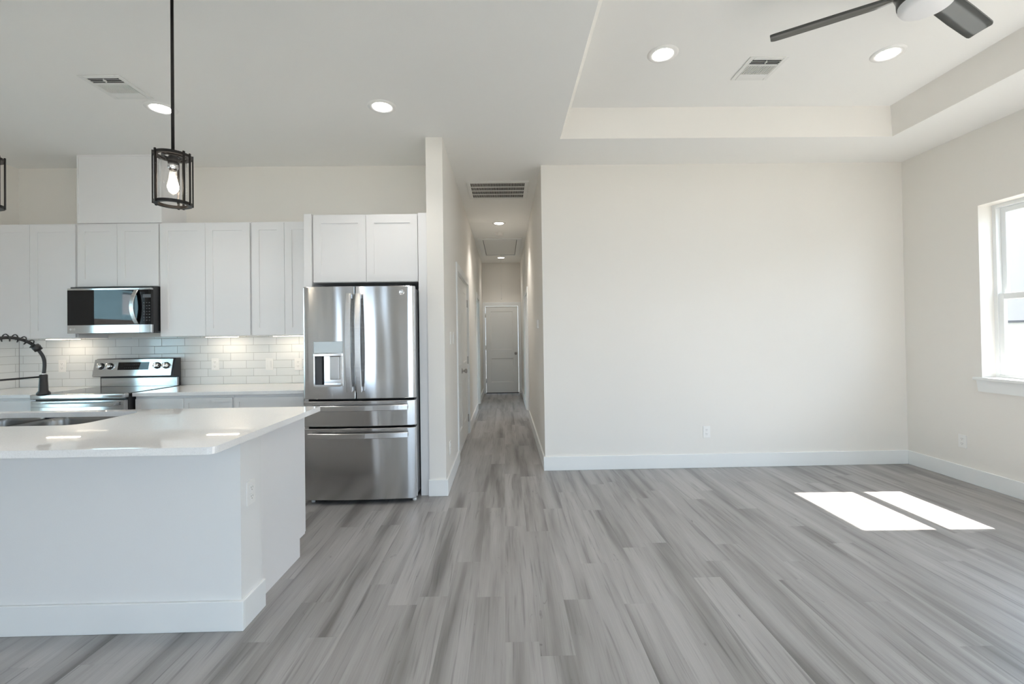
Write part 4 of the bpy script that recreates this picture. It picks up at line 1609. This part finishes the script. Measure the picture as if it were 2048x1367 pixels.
# ------------------------------------------------------------------ air vents
def register(label, x0, x1, y0, y1, z, dark, light, rot=False):
    root = thing('air_vent', label, 'vent', ((x0 + x1) / 2, (y0 + y1) / 2, z), 'ceiling air registers')
    bm = new_bm()
    fw = 0.032
    zz0, zz1 = z - .008, z - .0005
    box(bm, x0, x0 + fw, y0, y1, zz0, zz1, .003, 1)
    box(bm, x1 - fw, x1, y0, y1, zz0, zz1, .003, 1)
    box(bm, x0 + fw, x1 - fw, y0, y0 + fw, zz0, zz1, .003, 1)
    box(bm, x0 + fw, x1 - fw, y1 - fw, y1, zz0, zz1, .003, 1)
    link('vent_frame', bm, M_VENT, root)
    bm = new_bm()
    box(bm, x0 + fw, x1 - fw, y0 + fw, y1 - fw, z - .002, z - .0005)
    link('vent_backing', bm, M_DUCTSHADE, root, 'dark sheet coloured as the shade inside the duct')
    # near bank of louvres leans away (dark gaps show), far bank leans toward the room
    ya, yb = y0 + fw, y1 - fw
    ym = ya + (yb - ya) * 0.27
    bm = new_bm()
    n = 3
    for i in range(n + 1):
        y = ya + (ym - ya) * i / n
        box(bm, x0 + fw, x1 - fw, y - .0007, y + .0007, z - .0045, z - .002)
    box(bm, x0 + fw, x1 - fw, ym - .004, ym + .010, z - .008, z - .002)
    link('louvre_bank', bm, M_VENT, root)
    bm = new_bm()
    n = 16
    for i in range(n):
        x = x0 + fw + (x1 - x0 - 2 * fw) * (i + .5) / n
        box(bm, x - .0042, x + .0028, ym + .010, yb, z - .008, z - .003)
    link('louvre_bank', bm, M_VENT, root)
    bm = new_bm()
    box(bm, x0 + fw, x1 - fw, yb - .05, yb, z - .0088, z - .003)
    link('blank_strip', bm, M_VENT, root)
    bm = new_bm()
    box(bm, (x0 + x1) / 2 - .002, (x0 + x1) / 2 + .002, ya + .008, ya + .035, z - .016, z - .004)
    link('damper_lever', bm, M_VENT, root)
    return root

register('white square air register in the kitchen ceiling', -2.715, -2.445, 2.935, 3.225, ZC, None, None)
register('white square air register in the tray ceiling between two downlights', 1.755, 2.03, 3.145, 3.435, ZT, None, None)
rv = thing('return_air_grille', 'large return air grille in the hall ceiling', 'vent', (-0.055, 5.31, ZC))
bm = new_bm()
gx0, gx1, gy0, gy1 = -0.405, 0.292, 5.005, 5.63
fw = 0.045
for b_ in ((gx0, gx0 + fw, gy0, gy1), (gx1 - fw, gx1, gy0, gy1), (gx0 + fw, gx1 - fw, gy0, gy0 + fw), (gx0 + fw, gx1 - fw, gy1 - fw, gy1)):
    box(bm, *b_, ZC - .012, ZC - .0005, .003, 1)
link('vent_frame', bm, M_VENT, rv)
bm = new_bm()
box(bm, gx0 + fw, gx1 - fw, gy0 + fw, gy1 - fw, ZC - .003, ZC - .0005)
link('vent_backing', bm, M_DUCTSHADE, rv, 'dark sheet coloured as the shade inside the duct')
bm = new_bm()
for k in (1, 2, 3):
    y = gy0 + fw + (gy1 - gy0 - 2 * fw) * k / 4
    box(bm, gx0 + fw, gx1 - fw, y - .005, y + .005, ZC - .012, ZC - .003)
link('cross_bar', bm, M_VENT, rv)
bm = new_bm()
n = 46
for i in range(1, n):
    x = gx0 + fw + (gx1 - gx0 - 2 * fw) * i / n
    box(bm, x - .0018, x + .0018, gy0 + fw, gy1 - fw, ZC - .010, ZC - .004)
link('grille_bars', bm, M_VENT, rv)

sd = thing('smoke_detector', 'round white smoke detector between the hall downlight and the attic hatch', 'smoke detector', (-0.064, 7.5, ZC))
bm = new_bm()
lathe(bm, [(0.0, -.038), (0.05, -.036), (0.058, -.028), (0.062, -.012), (0.068, -.010), (0.068, 0.0)], 36, at(-0.064, 7.55, ZC - .0005))
link('detector_body', bm, M_PLATE, sd)

ah = thing('attic_hatch', 'white framed attic ladder hatch in the hall ceiling', 'attic hatch', (-0.06, 8.75, ZC))
bm = new_bm()
ax0, ax1, ay0, ay1 = -0.450, 0.325, 7.93, 9.62
for b_ in ((ax0, ax0 + .085, ay0, ay1), (ax1 - .085, ax1, ay0, ay1), (ax0 + .085, ax1 - .085, ay0, ay0 + .085), (ax0 + .085, ax1 - .085, ay1 - .085, ay1)):
    box(bm, *b_, ZC - .018, ZC - .0005, .003, 1)
link('hatch_casing', bm, M_TRIM, ah)
bm = new_bm()
box(bm, ax0 + .085, ax1 - .085, ay0 + .085, ay1 - .085, ZC - .003, ZC - .0005)
link('hatch_gap', bm, M_DUCTSHADE, ah, 'dark shadow gap')
bm = new_bm()
box(bm, ax0 + .093, ax1 - .093, ay0 + .093, ay1 - .103, ZC - .008, ZC - .003)
link('hatch_panel', bm, M_DOOR, ah)
pc = thing('pull_cord', 'thin white pull cord hanging below the attic hatch', 'cord', (-0.055, 9.4, ZC - .008))
bm = new_bm()
tube(bm, [(-0.055, 9.4, ZC - .0082), (-0.055, 9.4, 2.13)], 0.0028, 6)
link('cord', bm, M_PLATE, pc)
bm = new_bm()
lathe(bm, [(0.0, 0.0), (0.008, .004), (0.010, .015), (0.004, .03), (0.0, .032)], 14, at(-0.055, 9.4, 2.10))
link('cord_pull', bm, M_PLATE, pc)

# ------------------------------------------------------------------ ceiling fan
HX, HY, ZB = 2.125, 2.216, 3.048
fan = thing('ceiling_fan', 'dark three blade ceiling fan with a round white light', 'ceiling fan', (HX, HY, ZT))
bm = new_bm()
lathe(bm, [(0.0, ZT - .0005), (0.075, ZT - .0005), (0.078, ZT - .02), (0.05, ZT - .06), (0.03, ZT - .08), (0.03, ZB + .09), (0.085, ZB + .075), (0.120, ZB + .05), (0.128, ZB + .0), (0.118, ZB - .03), (0.117, ZB - .062), (0.110, ZB - .066), (0.0, ZB - .066)], 48, at(HX, HY, 0))
link('motor_housing', bm, M_FAN, fan)
bm = new_bm()
lathe(bm, [(0.112, ZB - .060), (0.113, ZB - .078), (0.104, ZB - .094), (0.085, ZB - .102), (0.0, ZB - .106)], 48, at(HX, HY, 0))
link('light_cover', bm, M_OPAL, fan, 'round white light cover, off')
for k in range(3):
    ang = 0.470 + 2 * PI / 3 * k
    d = Vector((math.cos(ang), math.sin(ang), 0))
    n_ = Vector((-math.sin(ang), math.cos(ang), 0))
    pitch = 0.218
    bm = new_bm()
    R = 0.677
    st = [(0.10, .030, .030), (0.135, .034, .034), (0.16, .046, .046), (0.20, .055, .055), (0.40, .058, .058), (0.60, .058, .057), (0.655, .057, .056), (0.672, .050, .052), (R, .040, .046)]
    rows = []
    for r, wa, wb in st:
        pt_ = []
        for s in (-wa, -wa * .4, wb * .4, wb):
            cam_h = 0.004 * (1 - (s / .058) ** 2)
            p = Vector((HX, HY, ZB - .010)) + d * r + n_ * (s * math.cos(pitch)) + Vector((0, 0, -s * math.sin(pitch) + cam_h))
            pt_.append(p)
        rows.append(pt_)
    top = [[bm.verts.new(p + Vector((0, 0, .005))) for p in r_] for r_ in rows]
    bot = [[bm.verts.new(p - Vector((0, 0, .004))) for p in r_] for r_ in rows]
    for i in range(len(rows) - 1):
        for j in range(3):
            f = bm.faces.new((top[i][j], top[i + 1][j], top[i + 1][j + 1], top[i][j + 1]))
            f.smooth = True
            f = bm.faces.new((bot[i][j + 1], bot[i + 1][j + 1], bot[i + 1][j], bot[i][j]))
            f.smooth = True
        bm.faces.new((top[i][0], bot[i][0], bot[i + 1][0], top[i + 1][0]))
        bm.faces.new((top[i][3], top[i + 1][3], bot[i + 1][3], bot[i][3]))
    for j in range(3):
        bm.faces.new((top[0][j], top[0][j + 1], bot[0][j + 1], bot[0][j]))
        bm.faces.new((top[-1][j + 1], top[-1][j], bot[-1][j], bot[-1][j + 1]))
    bmesh.ops.recalc_face_normals(bm, faces=list(bm.faces))
    link('fan_blade', bm, M_FAN, fan)
